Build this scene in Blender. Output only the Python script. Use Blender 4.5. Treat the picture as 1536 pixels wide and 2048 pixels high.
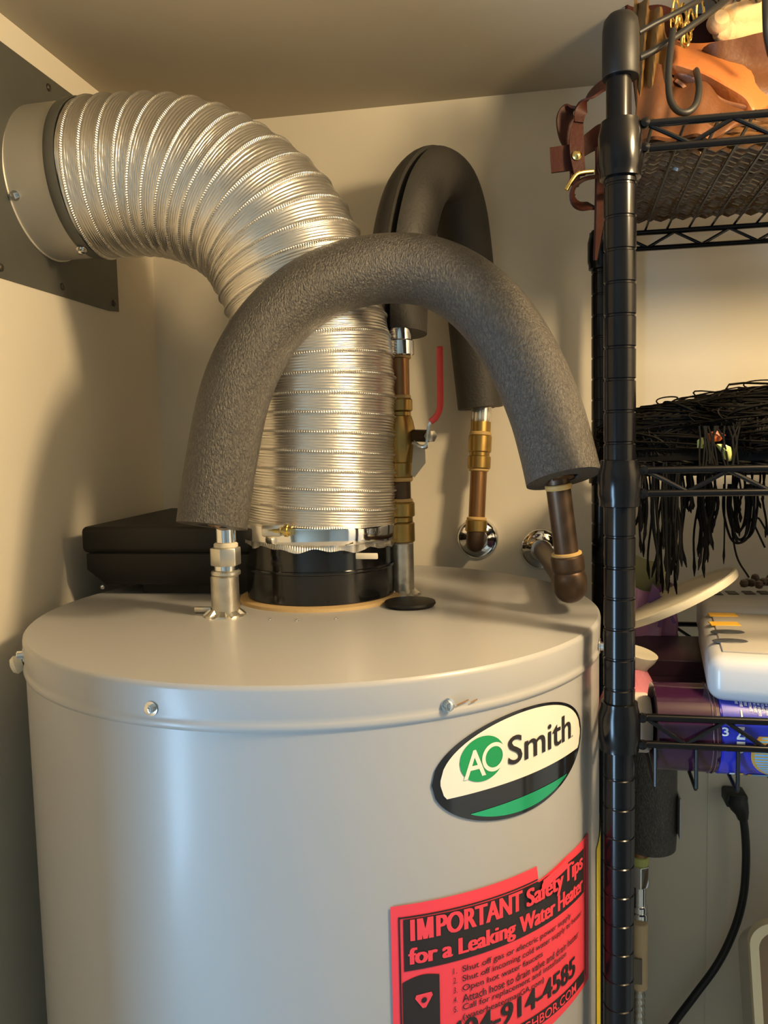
import bpy, bmesh, math, random
from mathutils import Vector, Matrix
random.seed(7)
PI = math.pi
S = bpy.context.scene
for o in list(bpy.data.objects):
    bpy.data.objects.remove(o)

# ------------------------------------------------------------------ camera
CZ = 1.565                                   # eye height
YAW, PITCH, ROLL, FPX = 0.1838, 0.0854, -0.0230, 1620.0
CAM = Vector((0, 0, CZ))
fw = Vector((-math.sin(YAW)*math.cos(PITCH), math.cos(YAW)*math.cos(PITCH), -math.sin(PITCH)))
r0 = Vector((math.cos(YAW), math.sin(YAW), 0)); u0 = r0.cross(fw)
rt = math.cos(ROLL)*r0 + math.sin(ROLL)*u0
up = -math.sin(ROLL)*r0 + math.cos(ROLL)*u0
cam = bpy.data.objects.new('camera', bpy.data.cameras.new('camera'))
S.collection.objects.link(cam); S.camera = cam
M4 = Matrix((rt, up, -fw)).transposed().to_4x4(); M4.translation = CAM
cam.matrix_world = M4
cam.data.sensor_fit = 'VERTICAL'; cam.data.sensor_height = 24; cam.data.lens = FPX/2048*24
cam.data.clip_start = .01

# ------------------------------------------------------------------ light
W = bpy.data.worlds.new('world'); S.world = W; W.use_nodes = True
W.node_tree.nodes['Background'].inputs[0].default_value = (.9, .95, 1, 1)
W.node_tree.nodes['Background'].inputs[1].default_value = .02
S.view_settings.view_transform = 'Standard'; S.view_settings.look = 'None'
S.view_settings.exposure = 0.5; S.view_settings.gamma = 1; S.view_settings.use_curve_mapping = False

def light(name, kind, loc, power, col, **k):
    d = bpy.data.lights.new(name, kind); d.energy = power; d.color = col
    for a, v in k.items(): setattr(d, a, v)
    o = bpy.data.objects.new(name, d); S.collection.objects.link(o); o.location = loc
    return o
light('bulb_light', 'POINT', (.45, .45, CZ+.36), 20, (1, .745, .42), shadow_soft_size=.055)
w_ = light('window_light', 'AREA', (-1.66, -1.20, .66), 54, (.43, .70, 1), shape='RECTANGLE', size=1.2, size_y=.66)
w_.rotation_euler = (0, -PI/2, 0)

# ------------------------------------------------------------------ helpers
def at(px, py, X=None, Y=None, Z=None, D=None):
    """the point seen at photo position px, py on a plane of the room (Z relative to the eye)"""
    d = fw + rt*((px-768)/FPX) - up*((py-1024)/FPX)
    if X is not None: k = X/d.x
    elif Y is not None: k = Y/d.y
    elif Z is not None: k = Z/d.z
    else: k = D
    return CAM + d*k

def mat(name, col, rough=.5, metal=0, bump=0, bscale=60, var=0, vscale=8, coat=0, trans=0, spec=.5, stretch=None, sheen=0, alpha=1):
    m = bpy.data.materials.new(name); m.use_nodes = True
    nt = m.node_tree; b = nt.nodes['Principled BSDF']
    b.inputs['Base Color'].default_value = (*col, 1)
    b.inputs['Roughness'].default_value = rough; b.inputs['Metallic'].default_value = metal
    b.inputs['Coat Weight'].default_value = coat; b.inputs['Coat Roughness'].default_value = .09
    b.inputs['Transmission Weight'].default_value = trans
    b.inputs['Specular IOR Level'].default_value = spec
    b.inputs['Sheen Weight'].default_value = sheen
    b.inputs['Alpha'].default_value = alpha
    tc = nt.nodes.new('ShaderNodeTexCoord'); src = tc.outputs['Object']
    if stretch:
        mp = nt.nodes.new('ShaderNodeMapping'); mp.inputs['Scale'].default_value = stretch
        nt.links.new(src, mp.inputs[0]); src = mp.outputs[0]
    if var:
        n = nt.nodes.new('ShaderNodeTexNoise'); n.inputs['Scale'].default_value = vscale; n.inputs['Detail'].default_value = 6
        nt.links.new(src, n.inputs['Vector'])
        mx = nt.nodes.new('ShaderNodeMix'); mx.data_type = 'RGBA'
        mx.inputs[6].default_value = (*[max(0, c*(1-var)) for c in col], 1)
        mx.inputs[7].default_value = (*[min(1, c*(1+var)) for c in col], 1)
        nt.links.new(n.outputs[0], mx.inputs[0]); nt.links.new(mx.outputs[2], b.inputs['Base Color'])
    if bump:
        n = nt.nodes.new('ShaderNodeTexNoise'); n.inputs['Scale'].default_value = bscale; n.inputs['Detail'].default_value = 4
        nt.links.new(src, n.inputs['Vector'])
        bp = nt.nodes.new('ShaderNodeBump'); bp.inputs['Strength'].default_value = bump; bp.inputs['Distance'].default_value = .002
        nt.links.new(n.outputs[0], bp.inputs['Height']); nt.links.new(bp.outputs[0], b.inputs['Normal'])
    return m

ORG = {}
def thing(name, label, cat, loc, group=None):
    o = bpy.data.objects.new(name, None); S.collection.objects.link(o)
    o.empty_display_size = .05; o.location = loc; ORG[o] = Vector(loc)
    o['label'] = label; o['category'] = cat
    if group: o['group'] = group
    return o
def tag(o, label, cat, group=None, kind=None):
    o['label'] = label
    if cat: o['category'] = cat
    if group: o['group'] = group
    if kind: o['kind'] = kind
    return o

def mesh(name, V, F, m, smooth=40):
    me = bpy.data.meshes.new(name); me.from_pydata([tuple(v) for v in V], [], F); me.validate()
    bm = bmesh.new(); bm.from_mesh(me)
    bmesh.ops.recalc_face_normals(bm, faces=bm.faces)
    if smooth:
        for f in bm.faces: f.smooth = True
        lim = math.radians(smooth)
        for e in bm.edges:
            if len(e.link_faces) == 2 and e.calc_face_angle(0) > lim: e.smooth = False
    bm.to_mesh(me); bm.free()
    for mm in (m if isinstance(m, (list, tuple)) else [m]): me.materials.append(mm)
    return me
def put(name, me, parent=None, loc=None, rot=None, label=None):
    """link a mesh as one object; loc is a world position"""
    o = bpy.data.objects.new(name, me); S.collection.objects.link(o)
    w = Vector(loc) if loc is not None else Vector((0, 0, 0))
    if parent is not None:
        o.parent = parent; o.location = w - ORG[parent]
    else: o.location = w
    if rot: o.rotation_euler = rot
    ORG[o] = w
    if label: o['label'] = label
    return o
def obj(name, VF, m, parent=None, smooth=40, label=None, kind=None):
    V, F = VF
    base = Vector((0, 0, 0))
    if parent is not None: base = ORG[parent]
    else:
        n = len(V); base = Vector((sum(v[0] for v in V)/n, sum(v[1] for v in V)/n, min(v[2] for v in V)))
    me = mesh(name, [Vector(v)-base for v in V], F, m, smooth)
    o = put(name, me, parent, base, label=label)
    if kind: o['kind'] = kind
    return o
def join(*vfs):
    V, F = [], []
    for v, f in vfs:
        k = len(V); V += list(v); F += [tuple(i+k for i in q) for q in f]
    return V, F
def box(x0, x1, y0, y1, z0, z1):
    V = [(x, y, z) for z in (z0, z1) for y in (y0, y1) for x in (x0, x1)]
    return V, [(0, 2, 3, 1), (4, 5, 7, 6), (0, 1, 5, 4), (1, 3, 7, 5), (3, 2, 6, 7), (2, 0, 4, 6)]
def bevel(VF, w, seg=3):
    bm = bmesh.new(); vs = [bm.verts.new(v) for v in VF[0]]
    for f in VF[1]: bm.faces.new([vs[i] for i in f])
    bmesh.ops.recalc_face_normals(bm, faces=bm.faces)
    bmesh.ops.bevel(bm, geom=list(bm.edges), offset=w, segments=seg, affect='EDGES', profile=.5)
    bm.verts.index_update()
    V = [v.co.copy() for v in bm.verts]; F = [tuple(v.index for v in f.verts) for f in bm.faces]
    bm.free(); return V, F
def xform(VF, M): return [M @ Vector(v) for v in VF[0]], VF[1]
def prism(poly, z0, z1):
    n = len(poly); V = [(x, y, z0) for x, y in poly] + [(x, y, z1) for x, y in poly]
    return V, [tuple(range(n))[::-1], tuple(range(n, 2*n))] + [(i, (i+1) % n, n+(i+1) % n, n+i) for i in range(n)]
def axes(d):
    d = Vector(d).normalized(); a = Vector((0, 0, 1)) if abs(d.z) < .9 else Vector((1, 0, 0))
    x = a.cross(d).normalized(); return x, d.cross(x), d
def lathe(prof, o=(0, 0, 0), d=(0, 0, 1), n=48, sides=None):
    """prof = [(radius, height)], turned about axis d through o"""
    x, y, z = axes(d); o = Vector(o); V, F = [], []
    for r, h in prof:
        for i in range(n):
            a = 2*PI*i/n; V.append(o + z*h + (x*math.cos(a)+y*math.sin(a))*r)
    k = len(prof)
    for j in range(k-1):
        for i in range(n): F.append((j*n+i, j*n+(i+1) % n, (j+1)*n+(i+1) % n, (j+1)*n+i))
    if prof[0][0] > 1e-6: F.append(tuple(range(n))[::-1])
    if prof[-1][0] > 1e-6: F.append(tuple((k-1)*n+i for i in range(n)))
    return V, F
def cyl(a, b, r, n=24, r2=None):
    a = Vector(a); b = Vector(b); return lathe([(r, 0), (r if r2 is None else r2, (b-a).length)], a, b-a, n)
def spline(P, n=8):
    """Catmull-Rom through points given as tuples (any length)"""
    P = [tuple(p) for p in P]; Q = [tuple(2*a-b for a, b in zip(P[0], P[1]))] + P + [tuple(2*a-b for a, b in zip(P[-1], P[-2]))]
    out = []
    for i in range(1, len(Q)-2):
        for k in range(n):
            t = k/n
            out.append(tuple(.5*((2*b)+(-a+c)*t+(2*a-5*b+4*c-d)*t*t+(-a+3*b-3*c+d)*t**3) for a, b, c, d in zip(Q[i-1], Q[i], Q[i+1], Q[i+2])))
    out.append(P[-1]); return out
def frames(P, ref=None):
    n = len(P); T = [(P[min(i+1, n-1)]-P[max(i-1, 0)]).normalized() for i in range(n)]
    X = []
    if ref is not None:
        for t in T: x = Vector(ref); x = (x - t*x.dot(t)).normalized(); X.append(x)
    else:
        x = axes(T[0])[0]
        for t in T: x = (x - t*x.dot(t)).normalized(); X.append(x)
    return T, X
def sweep(P, R, n=16, ref=None, caps=True, prof=None):
    """tube along P (Vectors); R radius or list; prof(angle)->scale"""
    P = [Vector(p) for p in P]
    if not isinstance(R, (list, tuple)): R = [R]*len(P)
    T, X = frames(P, ref); V, F = [], []
    for p, t, x, r in zip(P, T, X, R):
        y = t.cross(x)
        for i in range(n):
            a = 2*PI*i/n; s = r*(prof(a) if prof else 1)
            V.append(p + (x*math.cos(a)+y*math.sin(a))*s)
    for j in range(len(P)-1):
        for i in range(n): F.append((j*n+i, j*n+(i+1) % n, (j+1)*n+(i+1) % n, (j+1)*n+i))
    if caps: F += [tuple(range(n))[::-1], tuple((len(P)-1)*n+i for i in range(n))]
    return V, F
def ribbon(P, width, ref, th=.0022):
    """flat strap along P; ref = direction of its width (vector or list)"""
    P = [Vector(p) for p in P]; n = len(P); V, F = [], []
    for i, p in enumerate(P):
        t = (P[min(i+1, n-1)]-P[max(i-1, 0)]).normalized()
        w = Vector(ref[i] if isinstance(ref, list) else ref); w = (w - t*w.dot(t)).normalized(); nn = t.cross(w)
        ww = (width[i] if isinstance(width, (list, tuple)) else width)/2
        V += [p-w*ww-nn*th/2, p+w*ww-nn*th/2, p+w*ww+nn*th/2, p-w*ww+nn*th/2]
    for j in range(n-1):
        for i in range(4): F.append((j*4+i, j*4+(i+1) % 4, j*4+4+(i+1) % 4, j*4+4+i))
    F += [(3, 2, 1, 0), tuple((n-1)*4+i for i in range(4))]
    return V, F

# ------------------------------------------------------------------ materials
M = {}
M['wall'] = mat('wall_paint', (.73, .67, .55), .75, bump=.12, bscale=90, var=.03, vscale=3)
M['hall'] = mat('hall_paint', (.40, .36, .29), .8, bump=.1, bscale=90, var=.03, vscale=3)  # unseen hall walls, darkened to cut bounced light and deepen the closet shadows
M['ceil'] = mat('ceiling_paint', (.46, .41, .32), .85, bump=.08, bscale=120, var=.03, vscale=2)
M['floor'] = mat('floor_concrete', (.42, .38, .31), .8, bump=.2, var=.15, vscale=6)
M['tank'] = mat('tank_enamel', (.41, .405, .402), .40, coat=.26, bump=.015, bscale=14, spec=.4)
M['tank'].node_tree.nodes['Principled BSDF'].inputs['Coat Roughness'].default_value = .2
M['black_gloss'] = mat('black_enamel', (.006, .006, .007), .16, coat=.3)
M['black_plastic'] = mat('black_plastic', (.010, .009, .008), .48, spec=.3, bump=.05, bscale=200)
M['rack'] = mat('rack_black', (.004, .004, .005), .20, spec=.32)
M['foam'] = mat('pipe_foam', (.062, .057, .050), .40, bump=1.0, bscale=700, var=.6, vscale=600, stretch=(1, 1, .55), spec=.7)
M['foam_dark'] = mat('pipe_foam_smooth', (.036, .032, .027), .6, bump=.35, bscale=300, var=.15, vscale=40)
def glint_flecks(m, dark, light, scale, sx):
    nt = m.node_tree; b = nt.nodes['Principled BSDF']; tc = nt.nodes.new('ShaderNodeTexCoord')
    mp = nt.nodes.new('ShaderNodeMapping'); mp.inputs['Scale'].default_value = sx
    n = nt.nodes.new('ShaderNodeTexNoise'); n.inputs['Scale'].default_value = scale; n.inputs['Detail'].default_value = 3
    r = nt.nodes.new('ShaderNodeValToRGB'); e = r.color_ramp.elements
    e[0].position = .44; e[0].color = (*dark, 1); e[1].position = .74; e[1].color = (*light, 1)
    nt.links.new(tc.outputs['Object'], mp.inputs[0]); nt.links.new(mp.outputs[0], n.inputs['Vector'])
    nt.links.new(n.outputs[0], r.inputs[0]); nt.links.new(r.outputs[0], b.inputs['Base Color'])
glint_flecks(M['foam'], (.046, .041, .036), (.125, .11, .09), 620, (1, 1, .4))  # pale flecks put into the foam colour stand in for glints of light
M['foam_slit'] = mat('foam_slit', (.012, .011, .010), .9)
M['galv'] = mat('galvanised_sheet', (.115, .115, .10), .5, metal=.35, var=.25, vscale=14, bump=.03)
M['collar'] = mat('duct_collar_metal', (.74, .69, .60), .40, metal=.5, var=.06, vscale=10)
M['chrome'] = mat('chrome', (.82, .82, .82), .08, metal=1)
M['zinc'] = mat('zinc_nipple', (.60, .57, .50), .3, metal=.9, var=.3, vscale=90, bump=.2, bscale=120)
M['nickel'] = mat('nickel_nut', (.66, .64, .58), .28, metal=.85, var=.1, vscale=30)
M['copper'] = mat('aged_copper', (.30, .16, .07), .36, metal=.85, var=.35, vscale=40, stretch=(1, 1, .2))
M['copper_dark'] = mat('dark_copper', (.095, .060, .038), .42, metal=.7, var=.3, vscale=40)
M['brass'] = mat('brass_fitting', (.40, .26, .08), .33, metal=.9, var=.25, vscale=60)
M['solder'] = mat('push_fit_ring', (.55, .36, .13), .5, var=.1)
M['gold'] = mat('gold_metal', (.83, .62, .22), .2, metal=1)
M['red'] = mat('red_vinyl', (.62, .035, .015), .4)
M['paper_tag'] = mat('paper_tag', (.42, .38, .30), .8)
M['white_pl'] = mat('white_plastic', (.52, .52, .535), .35, coat=.2)
M['cream_pl'] = mat('cream_plastic', (.72, .66, .52), .45)
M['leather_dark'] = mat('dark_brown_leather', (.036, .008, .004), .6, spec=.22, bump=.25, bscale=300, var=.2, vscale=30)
M['leather_tan'] = mat('tan_leather', (.36, .115, .028), .5, bump=.2, bscale=260, var=.12, vscale=9)
M['leather_mid'] = mat('brown_leather', (.105, .038, .012), .5, bump=.25, bscale=200, var=.3, vscale=20)
M['wicker'] = mat('wicker_reed', (.095, .042, .012), .22, var=.6, vscale=70, bump=.1, bscale=200, coat=.3)
M['cream_cloth'] = mat('cream_fleece', (.56, .38, .19), .9, bump=.8, bscale=120, sheen=.3)
M['hair'] = mat('black_fibre', (.0035, .003, .0025), .65, spec=.1)
M['strand'] = mat('black_cord_strand', (.004, .0035, .003), .7, spec=.12)
M['yellow_wrap'] = mat('yellow_wrapper', (.50, .52, .16), .35, var=.2, vscale=60)
M['orange_wrap'] = mat('orange_wrapper', (.35, .07, .015), .35)
M['lilac'] = mat('lilac_plastic_bag', (.52, .26, .50), .25, var=.15, vscale=20, coat=.3)
M['violet'] = mat('violet_print', (.20, .10, .33), .3)
M['green_tissue'] = mat('pale_green_film', (.42, .42, .22), .3, var=.2, vscale=20)
M['pink'] = mat('pink_ribbed_cloth', (.66, .22, .28), .8, bump=.6, bscale=60, stretch=(8, 8, 1))
M['purple_cap'] = mat('purple_clear_cap', (.040, .010, .036), .14, coat=.25, trans=.15)
M['purple_dark'] = mat('dark_purple_card', (.018, .005, .012), .4)
M['navy'] = mat('navy_card', (.012, .016, .09), .35)
M['blue'] = mat('blue_can_enamel', (.02, .03, .45), .25, coat=.5)
M['sky'] = mat('light_blue_panel', (.15, .42, .78), .25, coat=.5)
M['white_print'] = mat('white_print', (.80, .80, .84), .5)
M['gold_print'] = mat('gold_print', (.62, .38, .08), .35, metal=.3)
M['yellow_lab'] = mat('yellow_label', (.72, .40, .03), .5)
M['slot'] = mat('outlet_slot_black', (.012, .013, .016), .4)
M['grey_slot'] = mat('outlet_slate_grey', (.05, .055, .065), .45)
M['bin'] = mat('pale_plastic_bin', (.55, .52, .46), .5)
M['bin_edge'] = mat('cream_bin_rim', (.80, .70, .48), .45)
M['cord'] = mat('black_rubber_cord', (.010, .010, .010), .5)
M['notice'] = mat('pink_paper', (.86, .055, .085), .7, var=.03)
M['ink'] = mat('black_ink', (.018, .014, .015), .6)
M['pink_ink'] = mat('pink_unprinted', (.86, .055, .085), .7)
M['badge_black'] = mat('badge_black', (.012, .011, .012), .10, coat=.5)
M['badge_cream'] = mat('badge_cream', (.86, .82, .70), .3, coat=.3)
M['badge_green'] = mat('badge_green_foil', (.02, .42, .12), .18, metal=.55, coat=.3)
M['badge_teal'] = mat('badge_teal_foil', (.02, .47, .20), .16, metal=.45, coat=.4)
M['sealant'] = mat('tan_sealant', (.48, .33, .15), .7, bump=.4, bscale=150)
M['rust'] = mat('rust_stain', (.30, .16, .06), .8, var=.4, vscale=80)
M['sticker'] = mat('yellow_sticker', (.80, .60, .03), .5)
M['brush'] = mat('beige_sleeve', (.62, .47, .28), .55)
M['dark_label'] = mat('grey_printed_label', (.18, .15, .11), .6)
M['bead'] = mat('brown_bead', (.10, .06, .04), .4)
M['hose'] = None

# flexible aluminium: crimped seams bump masked by a vertex attribute
def hose_mat():
    m = mat('flex_aluminium', (.80, .77, .72), .31, metal=.93)
    nt = m.node_tree; b = nt.nodes['Principled BSDF']
    at_ = nt.nodes.new('ShaderNodeAttribute'); at_.attribute_name = 'crimp'
    bp = nt.nodes.new('ShaderNodeBump'); bp.inputs['Strength'].default_value = .4; bp.inputs['Distance'].default_value = .001
    sep = nt.nodes.new('ShaderNodeSeparateXYZ'); nt.links.new(at_.outputs['Vector'], sep.inputs[0])
    sn = nt.nodes.new('ShaderNodeMath'); sn.operation = 'SINE'
    mu = nt.nodes.new('ShaderNodeMath'); mu.operation = 'MULTIPLY'; mu.inputs[1].default_value = 210
    nt.links.new(sep.outputs[0], mu.inputs[0]); nt.links.new(mu.outputs[0], sn.inputs[0])
    m2 = nt.nodes.new('ShaderNodeMath'); m2.operation = 'MULTIPLY'
    nt.links.new(sn.outputs[0], m2.inputs[0]); nt.links.new(sep.outputs[1], m2.inputs[1])
    nt.links.new(m2.outputs[0], bp.inputs['Height'])
    nz = nt.nodes.new('ShaderNodeTexNoise'); nz.inputs['Scale'].default_value = 24; nz.inputs['Detail'].default_value = 3
    tc = nt.nodes.new('ShaderNodeTexCoord'); nt.links.new(tc.outputs['Object'], nz.inputs['Vector'])
    b2 = nt.nodes.new('ShaderNodeBump'); b2.inputs['Strength'].default_value = .18; b2.inputs['Distance'].default_value = .006
    nt.links.new(nz.outputs[0], b2.inputs['Height']); nt.links.new(bp.outputs[0], b2.inputs['Normal'])
    nt.links.new(b2.outputs[0], b.inputs['Normal'])
    return m
M['hose'] = hose_mat()

# ------------------------------------------------------------------ setting
XL, YB, ZC = -.53, 1.10, CZ+.4441           # closet left wall, back wall, ceiling
def struct(name, VF, m):
    o = obj(name, VF, m, smooth=0); o['kind'] = 'structure'; return o
struct('floor', box(-1.8, 1.6, -2.6, 1.2, -.1, 0), M['floor'])
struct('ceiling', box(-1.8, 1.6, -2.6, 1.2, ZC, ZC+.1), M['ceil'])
struct('wall_back', box(-.63, 1.6, YB, YB+.1, 0, ZC), M['wall'])
struct('wall_left', box(XL-.1, XL, .22, YB, 0, ZC), M['wall'])
struct('wall_right', box(.74, .84, .15, YB, 0, ZC), M['wall'])
struct('wall_side', box(1.5, 1.6, -2.5, YB, 0, ZC), M['hall'])
struct('wall_front', box(-1.8, 1.5, -2.6, -2.5, 0, ZC), M['hall'])
struct('wall_hall', box(-1.8, XL-.1, .22, .32, 0, ZC), M['hall'])
struct('wall_window', box(-1.8, -1.7, -2.5, .22, 0, ZC), M['hall'])
V, F = join(box(-1.70, -1.685, -1.61, -1.54, .0, 1.34), box(-1.70, -1.685, -.86, -.79, .0, 1.34), box(-1.70, -1.685, -1.54, -.86, .0, .05), box(-1.70, -1.685, -1.54, -.86, 1.28, 1.34))
struct('trim_1', (V, F), M['white_pl'])
# drywall seam low on the back wall, right of the tank
p0 = at(1418, 1540, Y=YB); p1 = at(1418, 1660, Y=YB)
struct('trim_2', box(p0.x-.0012, p0.x+.0012, YB-.0008, YB, 0, p0.z+.02), M['wall'])

t = thing('ceiling_lamp', 'white ceiling lamp holder in front of the shelf rack', 'lamp', (.45, .45, ZC))
obj('lamp_base', lathe([(.022, -.040), (.030, -.038), (.034, -.016), (.056, -.008), (.058, 0)], (.45, .45, ZC)), M['white_pl'], t)

# ------------------------------------------------------------------ water heater
TX, TY, TR = -.2181, .7964, .28
ZT = CZ-.1649                                # top of the heater
heater = thing('water_heater', 'grey enamelled tank water heater with oval badge and pink notice', 'water heater', (TX, TY, 0))
obj('tank_body', lathe([(.05, .0), (.272, .0), (.2785, .006), (.2785, ZT-.028)], (TX, TY, 0), n=144), M['tank'], heater)
obj('top_lid', lathe([(.2785, -.046), (.2786, -.0335), (.2798, -.0325), (.2806, -.030), (.2798, -.0272), (.2792, -.026), (.2794, -.023), (.2800, -.004), (.2796, -.0018), (.2775, 0), (.0, 0.0001)],
    (TX, TY, ZT), n=160), M['tank'], heater)
def on_tank(u, v, dr=0): # u arc length from the -Y side, v height relative to the eye
    a = u/.2785; r = .2785+dr
    return Vector((TX+math.sin(a)*r, TY-math.cos(a)*r, CZ+v))
# hex washer head screws
scr = lathe([(.0052, 0), (.0052, .0009), (.0034, .001), (.0034, .0042), (.0026, .0048), (0, .0048)], n=18)
scr_me = mesh('screw', *scr, M['chrome'])
def screw(p, d, parent, s=1, me=None, label=None, name='screw'):
    o = put(name, me or scr_me, parent, p); o.rotation_mode = 'QUATERNION'
    o.rotation_quaternion = Vector(d).to_track_quat('Z', 'Y'); o.scale = (s, s, s); 
    if label: o['label'] = label
    return o
for u, v in ((-.0499, -.1842), (.1649, -.1882)):
    p = on_tank(u, v, .0012); screw(p, (p.x-TX, p.y-TY, 0), heater, 1.0)
a = math.radians(-59); p = Vector((TX+math.sin(a)*.2795, TY-math.cos(a)*.2795, ZT-.021)); screw(p, (math.sin(a), -math.cos(a), 0), heater, 1.4)
k = lathe([(.0055, 0), (.0075, .003), (.0085, .0065), (.006, .010), (.002, .011), (0, .011)], p+Vector((-.001, -.001, -.006)), (math.sin(a), -math.cos(a), -.25), 20)
obj('sealant_blob', k, M['cream_pl'], heater)
a = math.radians(80); p = Vector((TX+math.sin(a)*.280, TY-math.cos(a)*.280, ZT-.024)); screw(p, (math.sin(a), -math.cos(a), 0), heater, 1.3)
# rust marks beside the second screw
for u0_, w0 in ((.172, .010), (.1835, .006)):
    V = [on_tank(u0_+w0*i/4, -.1897+.0006*i*(w0/.01)+dz, .0022) for dz in (0, .0011) for i in range(5)]
    obj('rust_streak', (V, [(i, i+1, 6+i, 5+i) for i in range(4)]), M['rust'], heater)
# flue collar, gasket
FX, FY, FR = -.228, .845, .080
obj('flue_gasket', lathe([(.0885, 0), (.0875, .003), (.083, .0045), (.079, .0045)], (FX, FY, ZT), n=72), M['sealant'], heater)
obj('flue_collar', lathe([(.0795, .002), (.0795, .0345), (.0808, .0352), (.0812, .0365), (.0808, .038), (.0785, .0385), (.0780, .075), (.077, .0755)], (FX, FY, ZT), n=96), M['black_gloss'], heater)
for px, py in ((540, 1240), (593, 1242), (672, 1238)):
    p = at(px, py, Z=-.1648); screw(p, (0, 0, 1), heater, .35, label='tiny bright rivet in front of the flue')
# plastic vent housing behind the flue
zb, zl, zt = CZ-.1525, CZ-.116, CZ-.0862
poly = [(-.500, .825), (-.24, .8225), (-.24, 1.075), (-.515, 1.085)]
def inset(q, e):
    cx = sum(a for a, b in q)/len(q); cy = sum(b for a, b in q)/len(q)
    return [(a+math.copysign(e, cx-a), b+math.copysign(e, cy-b)) for a, b in q]
bxv = obj('vent_housing', bevel(prism(poly, zl, zt), .006, 3), M['black_plastic'], heater, label='black plastic lid of the vent housing')
obj('housing_lip', bevel(prism(inset(poly, -.006), zl-.0022, zl+.0005), .0009, 2), M['black_plastic'], bxv)
lo = inset(poly, .004); lo2 = inset(poly, .012); lo2[0] = (-.478, .835); lo2[3] = (-.49, 1.07)
V = [(x, y, zl-.001) for x, y in lo]+[(x, y, zb+.018) for x, y in lo]+[(x, y, zb) for x, y in lo2]
F = [(0, 1, 2, 3), (11, 10, 9, 8)]+[(k*4+i, k*4+(i+1) % 4, k*4+4+(i+1) % 4, k*4+4+i) for k in (0, 1) for i in range(4)]
obj('housing_tray', (V, F), M['black_plastic'], bxv, smooth=25)
obj('housing_foot', box(-.44, -.25, .85, 1.0, ZT, zb+.001), M['black_plastic'], bxv)
screw(at(205, 1174, Y=.838), (0, -1, -.2), bxv, .5)
# pipe nipples screwed into the lid
NL = at(450, 1230, Z=-.1649); NR = at(804, 1188, Z=-.1649)
def flange(c, parent):
    V, F = [], []; n = 48
    for i in range(n):
        a = 2*PI*i/n; r = .0205 if (i % 6) < 4 else .0165
        V.append((c.x+r*math.cos(a), c.y+r*math.sin(a), ZT+.0018))
    for i in range(n):
        a = 2*PI*i/n; V.append((c.x+.0135*math.cos(a), c.y+.0135*math.sin(a), ZT+.0075 if (i % 6) < 4 else ZT+.004))
    for i in range(n):
        a = 2*PI*i/n; r = .021; V.append((c.x+r*math.cos(a), c.y+r*math.sin(a), ZT))
    F = [(i, (i+1) % n, n+(i+1) % n, n+i) for i in range(n)]+[(2*n+i, 2*n+(i+1) % n, (i+1) % n, i) for i in range(n)]
    return obj('nipple_flange', (V, F), M['zinc'], parent, smooth=0)
for c in (NL, NR): flange(c, heater)
obj('anode_cap', lathe([(0, .0005), (.024, .0005), (.0262, .003), (.0255, .0052), (.020, .0062), (0, .0066)], at(820, 1212, Z=-.1649), n=40), M['black_plastic'], heater)
obj('clip', bevel(box(NL.x-.034, NL.x-.014, NL.y+.004, NL.y+.008, ZT+.001, ZT+.0065), .001, 2), M['zinc'], heater)

# ---- things stuck round the tank, built as curved sheets
def sheet(poly_fn, nu, nv, dr, u0, u1):
    """poly_fn(u)->(vlow, vhigh)"""
    V, F = [], []
    for i in range(nu+1):
        u = u0+(u1-u0)*i/nu; lo, hi = poly_fn(u)
        for j in range(nv+1): V.append(on_tank(u, lo+(hi-lo)*j/nv, dr))
    for i in range(nu):
        for j in range(nv): F.append((i*(nv+1)+j, (i+1)*(nv+1)+j, (i+1)*(nv+1)+j+1, i*(nv+1)+j+1))
    return V, F
def rect(u0, u1, v0, v1, dr, nu=None): return sheet(lambda u: (v0, v1), nu or max(2, int((u1-u0)/.006)), 1, dr, u0, u1)
_dg = bpy.context.evaluated_depsgraph_get()
def text_vf(s, bold=0, shear=0):
    cu = bpy.data.curves.new('t', 'FONT'); cu.body = s; cu.offset = bold; cu.shear = shear; cu.resolution_u = 4
    o = bpy.data.objects.new('t', cu); S.collection.objects.link(o)
    dg = bpy.context.evaluated_depsgraph_get(); dg.update()
    me = o.evaluated_get(dg).to_mesh()
    V = [v.co.copy() for v in me.vertices]; F = [tuple(p.vertices) for p in me.polygons]
    o.evaluated_get(dg).to_mesh_clear(); bpy.data.objects.remove(o)
    return V, F
def fit_text(s, u0, u1, v0, v1, place, bold=0, desc=False):
    """text stretched to the rectangle; place(u, v) gives the 3D point"""
    V, F = text_vf(s, bold)
    xs = [v.x for v in V]; ys = [v.y for v in V]; x0, x1 = min(xs), max(xs); y0, y1 = min(ys), max(ys)
    return [place(u0+(v.x-x0)/(x1-x0)*(u1-u0), v0+(v.y-y0)/(y1-y0)*(v1-v0)) for v in V], F

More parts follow.
